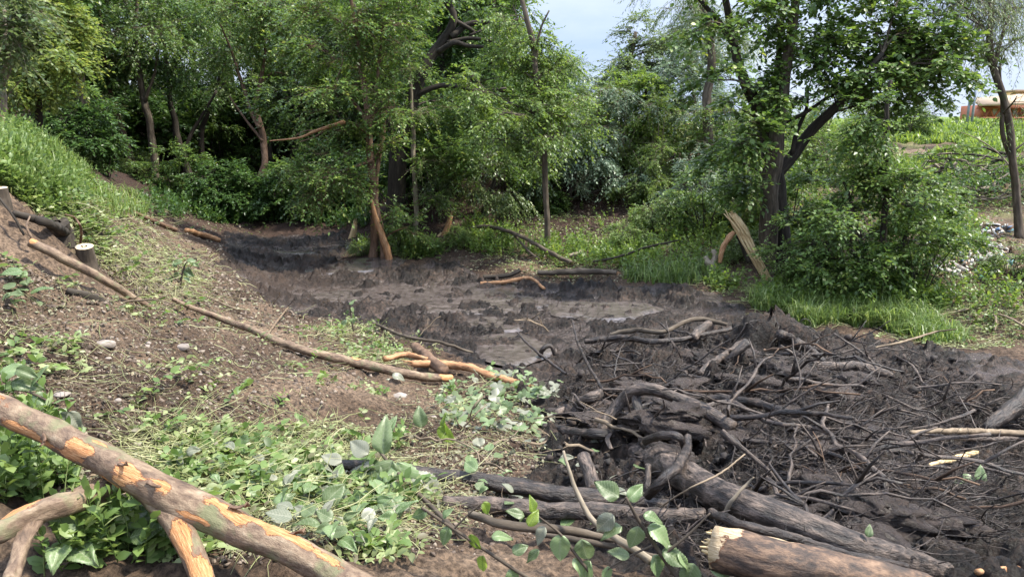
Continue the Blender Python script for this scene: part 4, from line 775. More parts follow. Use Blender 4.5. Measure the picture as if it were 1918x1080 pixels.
upright('split_log', 'big pale splintered trunk snapped over and leaning on the broad leaved tree', 'log', (1425, 528), [(1440,535,10),(1415,480,13),(1398,445,17),(1384,418,16),(1372,402,12)], WOOD_P, WOOD_P, seed=30, S=10, rough=.22,
        extra=[([(1436+o,524+o*.4,4,-.04*abs(q)/4),(1402+o*1.1,462+o*.3,5,-.06-.03*q/4),(1382+o*1.2,425+o*.4,4.5,-.08+.03*q/4),(1364+o*1.05+q,392+o*.5+2.5*abs(q),1.5,-.06)], WOOD_P, 'splinter') for o, q in ((-7, 2), (-4, -4), (0, 3), (3, -2), (6, 4), (9, -3), (11, 1))]+[([(1348,492,7),(1352,470,10),(1362,450,11),(1376,434,9)], WOOD_O, 'torn_strip'), ([(1405,490,12),(1394,460,13),(1384,440,11)], BARK_D, 'limb')], spl=14, sl=1.2)
upright('splintered_stake', 'thin orange splinter standing up at the mud edge, right of the torn orange trunk', 'stump', (833,442), [(831,444,14),(838,425,11),(845,405,8)], WOOD_O, WOOD_P, seed=31, spl=7, sl=3.4, extra=[([(822,444,8),(828,436,5)], WOOD_P, 'splinter')])
upright('splintered_stake', 'short pale splinter standing up left of the torn orange trunk', 'stump', (660,448), [(658,450,13),(662,435,12),(665,420,9)], WOOD_P, WOOD_P, seed=32, spl=7, sl=2.6)
upright('torn_strip', 'curved orange strip of torn wood hanging down the split trunk', 'wood strip', (724,482), [(696,375,5,-.3),(702,400,9,-.3),(712,432,11,-.3),(721,455,13,-.3),(730,488,15,-.25)], WOOD_O, WOOD_P, seed=33, rough=.25, spl=5, sl=2, ends='s')
upright('torn_branch', 'bare yellow torn bough reaching left from the split trunk over the dark wood', 'branch', (645,250), [(646,228,9),(620,236,7),(590,246,6),(560,258,4),(505,264,2)], WOOD_O, None, Y=16.6, seed=34, S=6, extra=[([(620,236,4),(590,256,3),(560,266,1.5)], BARK_R, 'twig'), ([(600,244,3),(570,246,2),(540,262,1)], BARK_R, 'twig')])
# stumps
def stump(label, px, wpx, hpx, seed, tilt=.2, bm=BARK, fm_=CUT):
    g = hit([px[0]], [px[1]])[0]; t = g[1]/CP; r = wpx/2/F*t; h = hpx/F*t*1.05; g[2] = ground_z(g[0], g[1])
    root = thing('tree_stump', g, label, 'stump'); top = np.array([tilt*h*.4, -tilt*h, h])
    ln = smoothline([[0,0,-.12,r*1.3],[0,0,.02,r*1.15],[*(top*.5),r*1.02],[*top,r]], 16)
    v, f, tc, ti = tubes(ln[None, :, :3], ln[None, :, 3], 22, rough=.06, caps=False, seed=seed); mk('bark', v, f, bm, root, {'tint': ti, 'tc': tc})
    rim = v[-22:]; c = rim.mean(0)
    V_ = np.vstack([[c+[0, 0, .004]]]+[c+(rim-c)*q+[0, 0, .004*(1-q)] for q in (.35, .7, .93, 1.0)]); F3 = np.array([[0, i+1, (i+1) % 22+1] for i in range(22)])[:, ::-1]
    F4 = np.array([[1+k*22+i, 1+k*22+(i+1) % 22, 1+(k+1)*22+(i+1) % 22, 1+(k+1)*22+i] for k in range(3) for i in range(22)])[:, ::-1]
    o = mk('cut_face', V_, [F3, F4], fm_, root, {'tc': V_*[1, 1, 0], 'tint': np.zeros(len(V_))}); return root
stump('freshly sawn stump with a pale round top on the left slope beside the slim trunk', (163, 492), 30, 34, 1, .25)
stump('grey sawn stump cut off by the left edge, on the upper green slope', (2, 368), 26, 28, 2, .1)
stump('thick dark half rotten stump tilted in the greens above the sawn stump', (112, 440), 40, 24, 3, .5, BARK_D, BARK_D)
# ---------------------------------------------------------------- the debris heap
D_ = [('fallen_tree','thick mud smeared trunk emerging from under the roots and running to the lower right','log',[(1190,850,50,-.05),(1240,868,76,.04),(1300,896,82,.08),(1400,945,80,.1),(1500,985,76,.08),(1600,1022,72,.05),(1700,1050,66,-.02),(1800,1080,60,-.12)],MUDW2,24,.07),
 ('muddy_log','long dark log lying level across the bottom middle, upper of two','log',[(610,868,22,.02),(680,872,30,.05),(780,885,36,.06),(880,898,40,.07),(980,915,46,.07),(1080,930,46,.06),(1160,938,38,.04),(1250,945,30,.02)],MUDW,16,.14),
 ('muddy_log','red brown worn log lying level at the bottom middle, lower of two','log',[(828,940,30,.06),(900,944,38,.07),(1000,952,42,.07),(1100,958,42,.07),(1200,962,40,.06),(1320,965,34,.04)],MUDW2,16,.15),
 ('branch','smooth brown branch below the two level dark logs','branch',[(880,962,20,.1),(930,978,22,.12),(1000,988,24,.12),(1080,996,22,.1),(1150,1010,16,.05)],BARK,12,.07),
 ('branch','brown branch running to the bottom edge below the smooth branch','branch',[(1015,1000,12,.1),(1090,1012,14,.12),(1180,1030,14,.12),(1290,1062,12,.1),(1350,1100,10,.08)],BARK,10,.08),
 ('arched_root','big grey arched root standing over the middle of the heap','root',[(1128,815,34,.0),(1140,785,36,.1),(1165,752,36,.22),(1185,730,32,.32),(1225,728,32,.32),(1270,745,30,.22),(1320,770,34,.12),(1370,800,34,.02)],MUDW2,16,.1),
 ('muddy_root','short stubby root fork hanging from the top of the arched root','root',[(1190,735,24,.3),(1196,765,24,.2),(1204,795,22,.08),(1206,820,16,.0)],MUDW,12,.12),
 ('muddy_log','stubby broken log end left of the arched root','log',[(1040,775,22,.02),(1075,762,30,.05),(1105,745,30,.08),(1124,735,26,.1)],MUDW2,14,.15),
 ('muddy_log','level muddy log just left of the foot of the arched root','log',[(1020,800,22,.02),(1060,808,26,.04),(1110,812,28,.04),(1150,815,26,.02)],MUDW,12,.12),
 ('muddy_log','short upright broken log section standing above the long level logs','log',[(1094,855,34,.2),(1104,890,36,.12),(1110,920,34,.05)],MUDW2,14,.1),
 ('muddy_root','curling root looping over the thick muddy trunk','root',[(1290,820,20,.15),(1284,850,24,.22),(1262,880,28,.26),(1235,905,26,.22),(1215,930,22,.12)],MUDW,14,.14),
 ('muddy_root','knobbly root crossing the loop on the thick muddy trunk','root',[(1210,825,20,.14),(1235,815,22,.2),(1270,818,20,.2),(1282,840,16,.2)],MUDW,12,.14),
 ('muddy_root','thick root hanging straight down from the loop on the trunk','root',[(1215,870,16,.2),(1212,910,15,.1),(1208,935,12,.02)],MUDW2,10,.12),
 ('branch','sunlit bare branch along the top of the heap, curved upward in the middle','branch',[(1145,628,14,.05),(1190,618,13,.12),(1240,622,12,.14),(1280,604,11,.16),(1310,597,12,.15),(1360,608,10,.05)],BARK,10,.12),
 ('muddy_log','short pale stub lying behind the top branch of the heap','log',[(1296,632,24,.03),(1316,615,24,.08),(1328,606,20,.1)],MUDW2,12,.12),
 ('muddy_branch','long muddy branch below the top branch of the heap','branch',[(1095,640,14,.02),(1160,632,16,.06),(1220,640,14,.07),(1290,632,12,.06),(1370,616,12,.02)],MUDW,10,.14),
 ('muddy_branch','branch sloping down left from the earthy root clump','branch',[(1405,632,16,.12),(1370,655,18,.08),(1335,680,18,.05),(1310,700,14,0)],MUDW2,10,.14),
 ('muddy_log','curved grey log lying to the right of the earthy root clump','log',[(1480,688,18,.03),(1540,684,22,.05),(1600,686,24,.06),(1650,697,24,.05),(1672,706,18,.02)],MUDW2,14,.1),
 ('muddy_log','half buried dark log between the arched root and the earthy root clump','log',[(1330,745,20,.02),(1400,752,22,.04),(1470,770,20,.04),(1515,780,14,.01)],MUDW,12,.14),
 ('bare_branch','long pale straight branch reaching in from the right edge, upper one','branch',[(1930,812,16,.18),(1850,808,15,.16),(1780,806,14,.12),(1705,808,10,.06)],TWIG,10,.12),
 ('bare_branch','second straight branch just under the upper one from the right edge','branch',[(1930,820,12,.12),(1840,822,12,.1),(1770,818,9,.06),(1720,812,6,.04)],MUDW2,8,.12),
 ('torn_plank','flat pale torn slat of wood beside the dark hollow at the right','branch',[(1740,870,8,.06),(1780,860,14,.08),(1830,846,12,.1)],WOOD_P,8,.2),
 ('muddy_log','short round log end half sunk in the smooth mud, lower right','log',[(1570,920,30,.02),(1610,928,34,.05),(1640,945,32,.04),(1658,962,24,0)],MUDW2,14,.1),
 ('muddy_log','thick dark log leaning in at the right edge above the dark hollow','log',[(1950,720,44,.25),(1900,760,44,.18),(1865,790,36,.08),(1845,805,24,.02)],MUDW,14,.14),
 ('muddy_branch','crooked branch from the trunk to the right across the heap centre','branch',[(1230,735,14,.2),(1310,760,14,.12),(1370,752,12,.1),(1440,790,12,.08),(1520,800,10,.05),(1590,830,8,.02)],MUDW2,10,.16),
 ('muddy_branch','thin branch standing up from the mud at the left side of the heap','branch',[(1130,730,8,.1),(1100,680,8,.25),(1082,640,7,.4),(1072,600,5,.55)],MUDW,8,.12),
 ('muddy_branch','second thin branch leaning left out of the heap over the open mud','branch',[(1060,700,8,.1),(1020,670,7,.2),(990,645,6,.3),(968,622,4,.4)],MUDW,8,.12),
 ('stub_root','small curved hook of root standing in the mud at the left of the heap','root',[(1012,665,12,.02),(1018,652,13,.12),(1032,648,12,.14),(1040,665,10,.02)],MUDW,10,.14),
 ('bare_branch','pale thin dry branch rising in front of the level logs','branch',[(1220,1050,22,.12),(1160,1010,20,.16),(1110,975,15,.2),(1085,930,12,.3),(1066,880,9,.42),(1055,845,7,.5)],BARK_P,10,.06),
 ('bare_branch','two toothed pale twig propped on the thick muddy trunk','branch',[(1355,965,12,.1),(1372,935,10,.2),(1400,905,7,.28),(1412,893,4,.32)],BARK_P,8,.1),
 ('thin_twig','long thin tan twig arcing from the loop root to the right','twig',[(1235,950,4,.1),(1290,915,5,.3),(1350,885,5,.35),(1395,850,4,.36)],TWIG,6,.05),
 ('muddy_log','dark slab of torn wood lying on the pale broken trunk end','log',[(1330,960,24,.25),(1400,985,26,.28),(1500,1012,26,.22),(1600,1040,22,.18),(1700,1060,16,.1)],MUDW,10,.2),
 ('torn_branch','orange splintered branch cut off by the bottom edge at the right','branch',[(1830,1070,16,.05),(1880,1066,18,.06),(1940,1068,16,.05)],WOOD_O,10,.2),
]
for k, (nm, lab, cat, px, m, S_, ro) in enumerate(D_): log(nm, lab, cat, [(*p[:3], p[3]+(.1 if p[1] < 840 and p[0] > 1090 else .0)) for p in px], m, S=S_, rough=ro, seed=200+k)
log('split_log', 'thick trunk with a pale splintered broken end facing left, at the bottom right of centre', 'log', [(1335,1025,108,.14),(1420,1048,118,.14),(1520,1068,116,.12),(1640,1092,104,.1),(1750,1120,90,.05)], PEEL2, S=36, rough=.1, torn=[(.0,-80,.06,150),(.07,-100,.07,50),(.3,-120,.12,14)], endm=WOOD_P, ends='s', seed=250, spl=40, sl=.55)
# earthy upturned root clump
g = hit([1440], [668])[0]; g[2] = ground_z(g[0], g[1]); root = thing('root_clump', g, 'dark earthy upturned root clump with hanging fine roots at the back of the heap', 'roots')
th = np.linspace(0, 2*math.pi, 40, endpoint=False); V_, Q_ = [], []
for i in range(20):
    ph = math.pi*(i+.5)/20*.62
    for t in th:
        rr = 1+.28*vnoise(np.array([math.cos(t)*2.2]), np.array([math.sin(t)*2.2]), np.array([ph*3]), 9)[0]+.12*vnoise(np.array([math.cos(t)*6]), np.array([math.sin(t)*6]), np.array([ph*9]), 8)[0]
        V_.append([.5*math.sin(ph)*math.cos(t)*rr*1.15, .36*math.sin(ph)*math.sin(t)*rr, .52*math.cos(ph)*rr-.1])
for i in range(19):
    for j in range(40): Q_.append([i*40+j, (i+1)*40+j, (i+1)*40+(j+1) % 40, i*40+(j+1) % 40])
mk('soil_lump', V_, np.array(Q_), MUD, root, {'tc': np.array(V_), 'damp': np.zeros(len(V_))}); rng = np.random.RandomState(4)
for k in range(34):
    a = rng.uniform(-3.3, .2); z = rng.uniform(.1, .36); q = 1-z*.9; p0 = np.array([.52*q*math.cos(a), .36*q*math.sin(a), z]); L_ = rng.uniform(.15, .4)
    ps = [p0*.9, p0*1.08+[0, 0, .005], p0*1.3+[rng.normal(0, .06), 0, -L_*.4], p0*1.38+[rng.normal(0, .1), -.02, -L_]]; ln = smoothline(ps, 9); w0 = rng.choice([.004, .006, .012])
    v, f, tc, ti = tubes(ln[None], np.linspace(w0, .002, 9)[None], 5, rough=.1); mk('root', v, f, MUDW, root, {'tint': ti, 'tc': tc})
for k, ps in enumerate([[(1490,640),(1530,665),(1560,700)],[(1400,640),(1370,668),(1345,690)],[(1460,625),(1500,640),(1530,668)]]):
    pl = place_line([(p[0], p[1], 26-7*i, .3-.13*i) for i, p in enumerate(ps)]); ln = smoothline(pl, 16); v, f, tc, ti = tubes(ln[None, :, :3], ln[None, :, 3], 8, rough=.14, seed=k); mk('root', v, f, MUDW, root, {'tint': ti, 'tc': tc}, loc=g)
# loose sticks of the heap, each one an object; shapes shared
rng = np.random.RandomState(21); stk = []
for k in range(14):
    c = rng.uniform(.02, .09); n_ = 12; t = np.linspace(0, 1, n_); ln = np.c_[t-.5, c*np.sin(t*3.1)+np.cumsum(rng.normal(0, .016, n_))+.02*vnoise(t*9+k, t*0), np.cumsum(rng.normal(0, .012, n_))+.04*np.sin(t*3.1)]
    v, f, tc, ti = tubes(ln[None], (np.linspace(.017, .007, n_)*rng.uniform(.6, 1.1))[None], 7, rough=.34, seed=k); b = B(); b.add(v, f, ti, tc)
    for q in range(rng.randint(1, 4)):
        i0 = rng.randint(3, n_-2); d = np.array([rng.uniform(.1, .2), rng.choice([-1, 1])*rng.uniform(.08, .2), rng.uniform(0, .12)]); v, f, tc, ti = tubes([[ln[i0], ln[i0]+d*.5+[0, 0, .01], ln[i0]+d]], [[.01, .007, .003]], 5); b.add(v, f, ti, tc)
    stk.append(b)
meshes = {}
ZN = [(1320,700,270,70,70,MUDW,'thin mud coated stick tangled in the upper part of the heap','sticks in the upper heap'),(1300,810,240,60,60,MUDW2,'drying muddy stick tangled round the arched root','sticks round the arched root'),(1650,800,240,110,80,MUDW2,'mud coated stick half buried on the right side of the heap','sticks on the right of the heap'),
      (1620,960,260,70,40,MUDW2,'short muddy stick lying on the smooth mud at the lower right','sticks at the lower right'),(1000,870,200,60,26,TWIG,'dry grey twig lying above the long level logs','twigs above the level logs'),(650,600,500,60,26,TWIG,'pale dry stick lying on the bare left slope','dry sticks on the slope'),
      (1150,500,260,30,22,BARK,'broken brown stick in the greens of the far shore','broken sticks on the far shore'),(520,480,160,30,12,MUDW,'stick poking from the far mud','sticks in the far mud')]
for zx, zy, rx, ry, cnt, m, lab, grp in ZN:
    a = rng.rand(cnt)*6.28; q = np.sqrt(rng.rand(cnt)); P = hit(zx+rx*q*np.cos(a), zy+ry*q*np.sin(a)); z = ground_z(P[:, 0], P[:, 1])
    m0 = m
    for k in range(cnt):
        m = m0 if rng.rand() < .62 or m0 in (TWIG, BARK) else [MUDW2, BARK_MUD, MUDW2, MUDW][rng.randint(4)]; nm_ = 'muddy_stick' if m0.name.endswith('wood') else 'dry_stick'; key = (rng.randint(14), m.name)
        if key not in meshes: o = stk[key[0]].build(nm_, m); meshes[key] = o.data
        else: o = bpy.data.objects.new(nm_, meshes[key]); col.objects.link(o)
        s = (.2+.95*rng.rand()**1.8)*(1.2 if zy > 600 and zx > 1100 else .8); o.scale = (s, s*rng.uniform(.6, 1.2), s*rng.uniform(.6, 1.3)); o.location = (P[k, 0], P[k, 1], z[k]+.03+.05*s*rng.rand())
        o.rotation_euler = (rng.rand()*6.28 if rng.rand() < .3 else rng.normal(0, .4), rng.normal(0, .22)-(.5 if rng.rand() < .14 else 0), rng.choice([rng.normal(-.5, .5), rng.uniform(0, 6.28)])); tag(o, lab, 'stick', grp)
# ---------------------------------------------------------------- uncountable stuff
CLEAR = [(hit([a_], [b_])[0], r_) for a_, b_, r_ in [(835,446,.5),(660,450,.4),(724,486,.35),(163,505,.42),(6,385,.4),(112,455,.45),(58,470,.2),(100,492,.2),(150,520,.2),(200,545,.2),(1395,520,.5),(1430,530,.4),(60,1010,.25)]]
def pts_in(px, py, rx, ry, n_, rng, clip=None):
    a = rng.rand(n_)*2*math.pi; q = np.sqrt(rng.rand(n_)); P = hit(px+rx*q*np.cos(a), py+ry*q*np.sin(a)); P = P[P[:, 1] < 60]
    if clip == 'dry': P = P[mudd(P[:, 0], P[:, 1]) > -.05]
    if clip == 'mud': P = P[mudd(P[:, 0], P[:, 1]) < .05]
    for c_, r_ in CLEAR: P = P[np.hypot(P[:, 0]-c_[0], P[:, 1]-c_[1]) > r_]
    P[:, 2] = ground_z(P[:, 0], P[:, 1]); return P
rng = np.random.RandomState(33)
def stuff(b, nm, m, sm=True):
    o = b.build(nm, m, smooth=sm); tag(o, kind='stuff'); return o
# fine root fibres and shredded twigs matted into the mud
b = B(); N = []
for zx, zy, rx, ry, n_ in [(1350,740,330,110,9500),(1650,830,290,150,9500),(1500,980,420,90,3000),(1130,620,300,50,2600),(700,520,330,70,2600),(900,600,260,50,1500)]: N.append(pts_in(zx, zy, rx, ry, n_, rng, 'mud'))
P = np.concatenate(N); n_ = len(P); az = np.where(rng.rand(n_) < .65, rng.normal(-.6, .5, n_), rng.uniform(0, 6.28, n_)); L_ = .03+.42*rng.rand(n_)**2.2
K_ = 6; c = np.zeros((n_, K_, 3)); c[:, 0] = P+[0, 0, .01]; d = np.c_[np.cos(az), np.sin(az), rng.normal(.12, .3, n_)]
for k in range(1, K_): d = nrm(d+rng.normal(0, .28, (n_, 3))); c[:, k] = c[:, k-1]+d*L_[:, None]/K_
c[:, :, 2] = np.maximum(c[:, :, 2], P[:, 2][:, None]-.01); r = rng.choice([.0015, .0025, .004, .007], n_, p=[.4, .35, .17, .08])[:, None]*np.linspace(1, .5, K_)[None]
lt = rng.rand(n_) < .42
v, f, tc, ti = tubes(c[~lt], r[~lt], 4, rough=.15, caps=False); b.add(v, f, ti, tc); stuff(b, 'root_debris', MUDW)
b = B(); v, f, tc, ti = tubes(c[lt], r[lt], 4, rough=.15, caps=False); b.add(v, f, ti, tc); stuff(b, 'root_fibres', MUDW2)
# clods
ico = np.array([[0,0,1],[.89,0,.45],[.28,.85,.45],[-.72,.53,.45],[-.72,-.53,.45],[.28,-.85,.45],[.72,.53,-.45],[-.28,.85,-.45],[-.89,0,-.45],[-.28,-.85,-.45],[.72,-.53,-.45],[0,0,-1]])
icf = np.array([[0,1,2],[0,2,3],[0,3,4],[0,4,5],[0,5,1],[1,6,2],[2,7,3],[3,8,4],[4,9,5],[5,10,1],[6,7,2],[7,8,3],[8,9,4],[9,10,5],[10,6,1],[11,7,6],[11,8,7],[11,9,8],[11,10,9],[11,6,10]])
def clods(nm, m, zones, lo, hi_, clip):
    b = B(); P = np.concatenate([pts_in(*z, rng, clip) for z in zones]); n_ = len(P); X = rand_dirs(n_, rng); Y_ = nrm(np.cross(X, rand_dirs(n_, rng))); Z = np.cross(X, Y_)
    dist = P[:, 1]/6; s = (lo+(hi_-lo)*rng.rand(n_)**4)*np.clip(dist, .6, 2.2); v, f = inst(ico, [icf], P+[0, 0, .001], X, Y_, Z, np.c_[s, s*rng.uniform(.5, 1, n_), s*rng.uniform(.4, .9, n_)])
    v = v+rng.normal(0, .18, v.shape)*np.repeat(s, 12)[:, None]; b.add(v, f, np.repeat(rng.rand(n_)**1.3, 12)); stuff(b, nm, m, False)
clods('soil_crumbs', CLOD, [(300,650,420,190,16000),(600,950,500,140,8000),(250,480,250,100,6000),(1000,850,150,120,2000),(600,560,250,60,2500),(1750,520,200,100,1500),(1100,380,260,90,1500)], .003, .026, 'dry')
clods('mud_clods', MCLOD, [(1450,820,460,200,7000)], .005, .045, 'mud')
# litter of chopped leaves, wood chips, straw
def flatleaves(zones, nm, m, T, ll, lw, tilt, lift=.006, clip='dry', bias=0.):
    b = B(); P = np.concatenate([pts_in(*z, rng, clip) for z in zones]); n_ = len(P)
    az = rng.rand(n_)*6.28; ax = np.c_[np.cos(az), np.sin(az), rng.normal(0, tilt, n_)]; up = rng.normal(0, tilt, (n_, 3))+[0, 0, 1.]; X, Y_, Z = leaf_frames(n_, ax, up, rng)
    s = ll*rng.uniform(.45, 1.3, n_)*np.clip(P[:, 1]/7, .75, 1.8); v, f = inst(T[0], T[1], P+np.c_[np.zeros((n_, 2)), lift+lift*2*rng.rand(n_)], X, Y_, Z, np.c_[s, s*lw, s]); b.add(v, f, np.repeat(np.clip(rng.rand(n_)+bias, 0, 1), len(T[0])), np.tile(T[0], (n_, 1))); return stuff(b, nm, m, False)
flatleaves([(300,650,420,170,3000),(560,930,420,130,5200),(250,500,250,110,2600),(900,840,200,130,2600),(560,600,260,60,2000),(1100,440,330,90,5000),(1750,520,230,110,4000),(1300,370,300,60,3000)], 'fallen_leaves', G_DRY, L6, .035, 1.1, .35)
flatleaves([(300,650,420,170,3500),(560,900,420,130,2500),(250,480,240,100,2500),(1100,480,300,50,1500),(1800,480,150,60,1200),(950,800,200,140,1500)], 'wood_chips', CHIP, L4, .022, .35, .35)
def strands(zones, nm, m, lo, hi_, rad, lift, clip='dry', vert=.1, bend=.25):
    b = B(); P = np.concatenate([pts_in(*z, rng, clip) for z in zones]); n_ = len(P); az = rng.rand(n_)*6.28; d = nrm(np.c_[np.cos(az), np.sin(az), np.abs(rng.normal(0, vert, n_))]); K_ = 6; L_ = rng.uniform(lo, hi_, n_); c = np.zeros((n_, K_, 3)); c[:, 0] = P+[0, 0, .004]
    for k in range(1, K_): d = nrm(d+rng.normal(0, bend, (n_, 3))*[1, 1, .5]-[0, 0, .05]); c[:, k] = c[:, k-1]+d*L_[:, None]/K_
    zz = ground_z(c[..., 0].ravel(), c[..., 1].ravel()).reshape(n_, K_); c[..., 2] = np.maximum(c[..., 2], zz+.004+lift*rng.rand(n_)[:, None])
    r = rad*rng.uniform(.5, 1.4, n_)*np.clip(P[:, 1]/6, .8, 2); v, f, tc, ti = tubes(c, r[:, None]*np.linspace(1, .5, K_)[None], 3, caps=False); b.add(v, f, ti, tc); return stuff(b, nm, m)
strands([(480,850,260,60,900),(620,960,240,100,600),(200,430,160,80,500),(300,520,120,60,400),(700,650,140,40,300),(900,800,130,90,160),(1500,590,220,30,260),(1800,600,140,60,400),(1150,480,260,40,300),(350,650,350,130,260),(1330,500,120,40,120)], 'cut_stems', STEM, .12, .55, .0032, .04)
strands([(350,650,400,140,900),(900,880,240,120,700),(300,480,250,80,600),(1800,500,160,110,400),(1050,400,250,70,300),(1280,930,200,80,150)], 'twig_litter', TWIG, .05, .3, .0018, .01)
# trampled greens: sprays laid nearly flat
def mats(zones, nm, lm, ll, lw, T=L6, tw=.16, nl=7, up=.25, lift=.03, bias=0., clip='dry'):
    b = B(); P = np.concatenate([pts_in(*z, rng, clip) for z in zones]); n_ = len(P); az = rng.rand(n_)*6.28; D = nrm(np.c_[np.cos(az), np.sin(az), np.abs(rng.normal(up, .2, n_))]); sc_ = np.clip(P[:, 1]/7, .8, 1.7)
    kp = fbm(P[:, 0], P[:, 1], .45, 3, s=90)+.25*rng.randn(n_) > -.08; P, D, sc_ = P[kp], D[kp], sc_[kp]; n_ = len(P)
    P = P+np.c_[np.zeros((n_, 2)), lift*rng.rand(n_)]; spray_leaves(b, P, D, tw*rng.uniform(.5, 1.4, n_)*sc_, nl, ll, lw, T, rng, .05, .55, .1, bias); return stuff(b, nm, lm, False)
ZC = [(560,830,230,45,520),(430,880,150,45,330),(640,940,150,70,520),(700,1030,90,60,220),(690,640,130,38,420),(700,735,50,14,25),(210,440,70,60,420),(150,400,90,40,420),(290,520,80,44,240),(320,590,130,40,60),(80,690,90,40,40),(100,500,90,60,40),(500,700,200,60,80),(330,770,240,60,90),
      (930,760,110,60,150),(1000,700,50,25,90),(340,1000,130,60,160),(1780,480,130,80,620),(1850,380,90,40,380),(1800,620,160,40,420),(1050,450,230,40,700),(950,410,150,34,160),(1150,500,230,26,500),(1280,430,130,50,400),(1310,480,70,40,250),(1450,540,120,30,300),(650,470,60,14,60),(780,475,60,16,120),(480,430,120,8,60),(380,430,60,10,30)]
mats([(*z[:4], int(z[4]*.8)) for z in ZC], 'cut_greens', G_CUT, .046, 1.05)
mats([(z[0], z[1], z[2]*.9, z[3]*.9, int(z[4]*.33)) for z in ZC], 'trampled_herbs', G_HERB, .06, 1.15, up=.5)
# standing herbs
def herbs(zones, nm, lm, h, ll, lw, nl=10, T=L6, clip='dry', bias=0.):
    b, s_ = B(), B(); P = np.concatenate([pts_in(*z, rng, clip) for z in zones]); n_ = len(P); D = nrm(rng.normal(0, .28, (n_, 3))*[1, 1, 0]+[0, 0, 1.]); Lt = h*rng.uniform(.45, 1.2, n_)
    spray_leaves(b, P, D, Lt, nl, ll, lw, T, rng, .1, .4, .0, bias); twigs(b, P, P+D*Lt[:, None], np.full(n_, .003), np.full(n_, .0015)); return stuff(b, nm, lm, False)
herbs([(60,330,110,60,1200),(110,375,100,36,420),(20,290,60,40,500),(30,850,100,50,120),(60,940,100,30,50),(130,1050,150,25,80),(230,1050,120,30,90)], 'nettles', G_HERB, .22, .055, 1.1, bias=.12)
herbs([(1000,465,110,20,220),(1120,480,120,24,280),(1250,480,130,40,420),(900,450,60,25,250),(1360,530,40,14,70),(1560,560,150,30,520),(1660,575,120,25,300),(1850,560,80,50,90),(1330,420,150,40,300),(750,470,90,16,240),(1200,400,120,50,60),(960,390,120,30,70),(1500,430,90,60,400),(1780,450,60,50,220),(1660,400,80,60,250),(1620,330,90,40,250),(1500,320,150,40,500),(1300,320,200,24,200)], 'shore_herbs', G_LIGHT, .34, .075, 1.05, 9, bias=.05)
herbs([(520,412,160,12,420),(640,425,60,10,120),(330,385,60,30,160),(450,395,150,20,300)], 'wood_floor_plants', G_DARK, .5, .1, 1.1, 12)
# grass
def grass(zones, nm, m, h, n_b=6, wd=.008):
    b = B(); P = np.concatenate([pts_in(*z, rng, 'dry') for z in zones]); P = np.repeat(P, n_b, 0)+rng.normal(0, .03, (len(P)*n_b, 3))*[1, 1, 0]; n_ = len(P); az = rng.rand(n_)*6.28; L_ = h*rng.uniform(.35, 1.4, n_)*np.repeat(rng.uniform(.5, 1.3, n_//n_b), n_b)
    o = np.c_[np.cos(az), np.sin(az), np.zeros(n_)]; s_ = np.c_[-np.sin(az), np.cos(az), np.zeros(n_)]*wd*rng.uniform(.6, 1.3, n_)[:, None]*np.clip(P[:, 1:2]/10, .6, 3)
    lean = rng.uniform(.2, 1.5, n_)[:, None]; Z = np.array([0, 0, 1.]); V_ = np.stack([P-s_, P+s_, P+Z*L_[:, None]*.6+o*lean*L_[:, None]*.3+s_*.7, P+Z*L_[:, None]*.6+o*lean*L_[:, None]*.3-s_*.7, P+Z*L_[:, None]*(1-.35*lean)+o*lean*L_[:, None]], 1)
    k = (np.arange(n_)*5)[:, None]; b.add(V_.reshape(-1, 3), [k+[0, 1, 2, 3], k+[3, 2, 4]], np.repeat(rng.rand(n_), 5)); return stuff(b, nm, m, False)
grass([(1540,592,60,18,420),(1640,598,60,16,460),(1700,612,50,14,300),(1470,575,60,14,260),(1580,570,180,20,420),(1760,632,50,12,120),(230,390,50,26,150),(80,330,90,50,300),(1280,520,120,12,250)], 'grass', G_HERB, .3)
grass([(1640,250,300,22,9000),(1860,260,70,40,4000),(1480,260,120,24,2500),(1800,320,130,30,1500)], 'field_grass', G_LIGHT, .22, 4, .01)
# ---------------------------------------------------------------- broad leaves close to the camera
CU = np.array([0, SP, CP]); CRt = np.array([1., 0, 0]); CFw = np.array([0, CP, -SP])
def leaf_at(root, g, px, py, Lpx, ang, Y, m, k, tilt=.5, roll=0., T=LB, wmul=1.):
    rng_ = np.random.RandomState(k*13+5); Lpx = Lpx*rng_.uniform(.62, .98); p = atY(px, py, Y); zc = (p-EYE)@CFw; L_ = Lpx/F*zc; a = math.radians(ang)
    X = nrm(CRt*math.cos(a)+CU*math.sin(a)+CFw*rng_.uniform(-.3, .5)*tilt); n_ = nrm(-CFw*.75+np.array([0, 0, .8])+rng_.normal(0, .28, 3)); Y_ = nrm(np.cross(n_, X)); Z = np.cross(X, Y_)
    t0 = T[0].copy(); wv = rng_.uniform(0, 6.28); t0[:, 2] += .035*np.sin(t0[:, 0]*8+wv)*np.abs(t0[:, 1])*4+.12*t0[:, 1]*np.sin(t0[:, 0]*2.6+wv)-rng_.uniform(0, .35)*t0[:, 0]**2; t0[:, 1] += rng_.uniform(-.12, .12)*t0[:, 0]**2
    V_ = p-g+L_*(t0[:, 0:1]*X+t0[:, 1:2]*Y_*wmul*rng_.uniform(.8, 1.1)+t0[:, 2:3]*Z*rng_.uniform(.7, 1.5))
    return mk('leaf', V_, T[1], m, root, {'tint': np.full(len(V_), rng_.rand()), 'tc': T[0]})
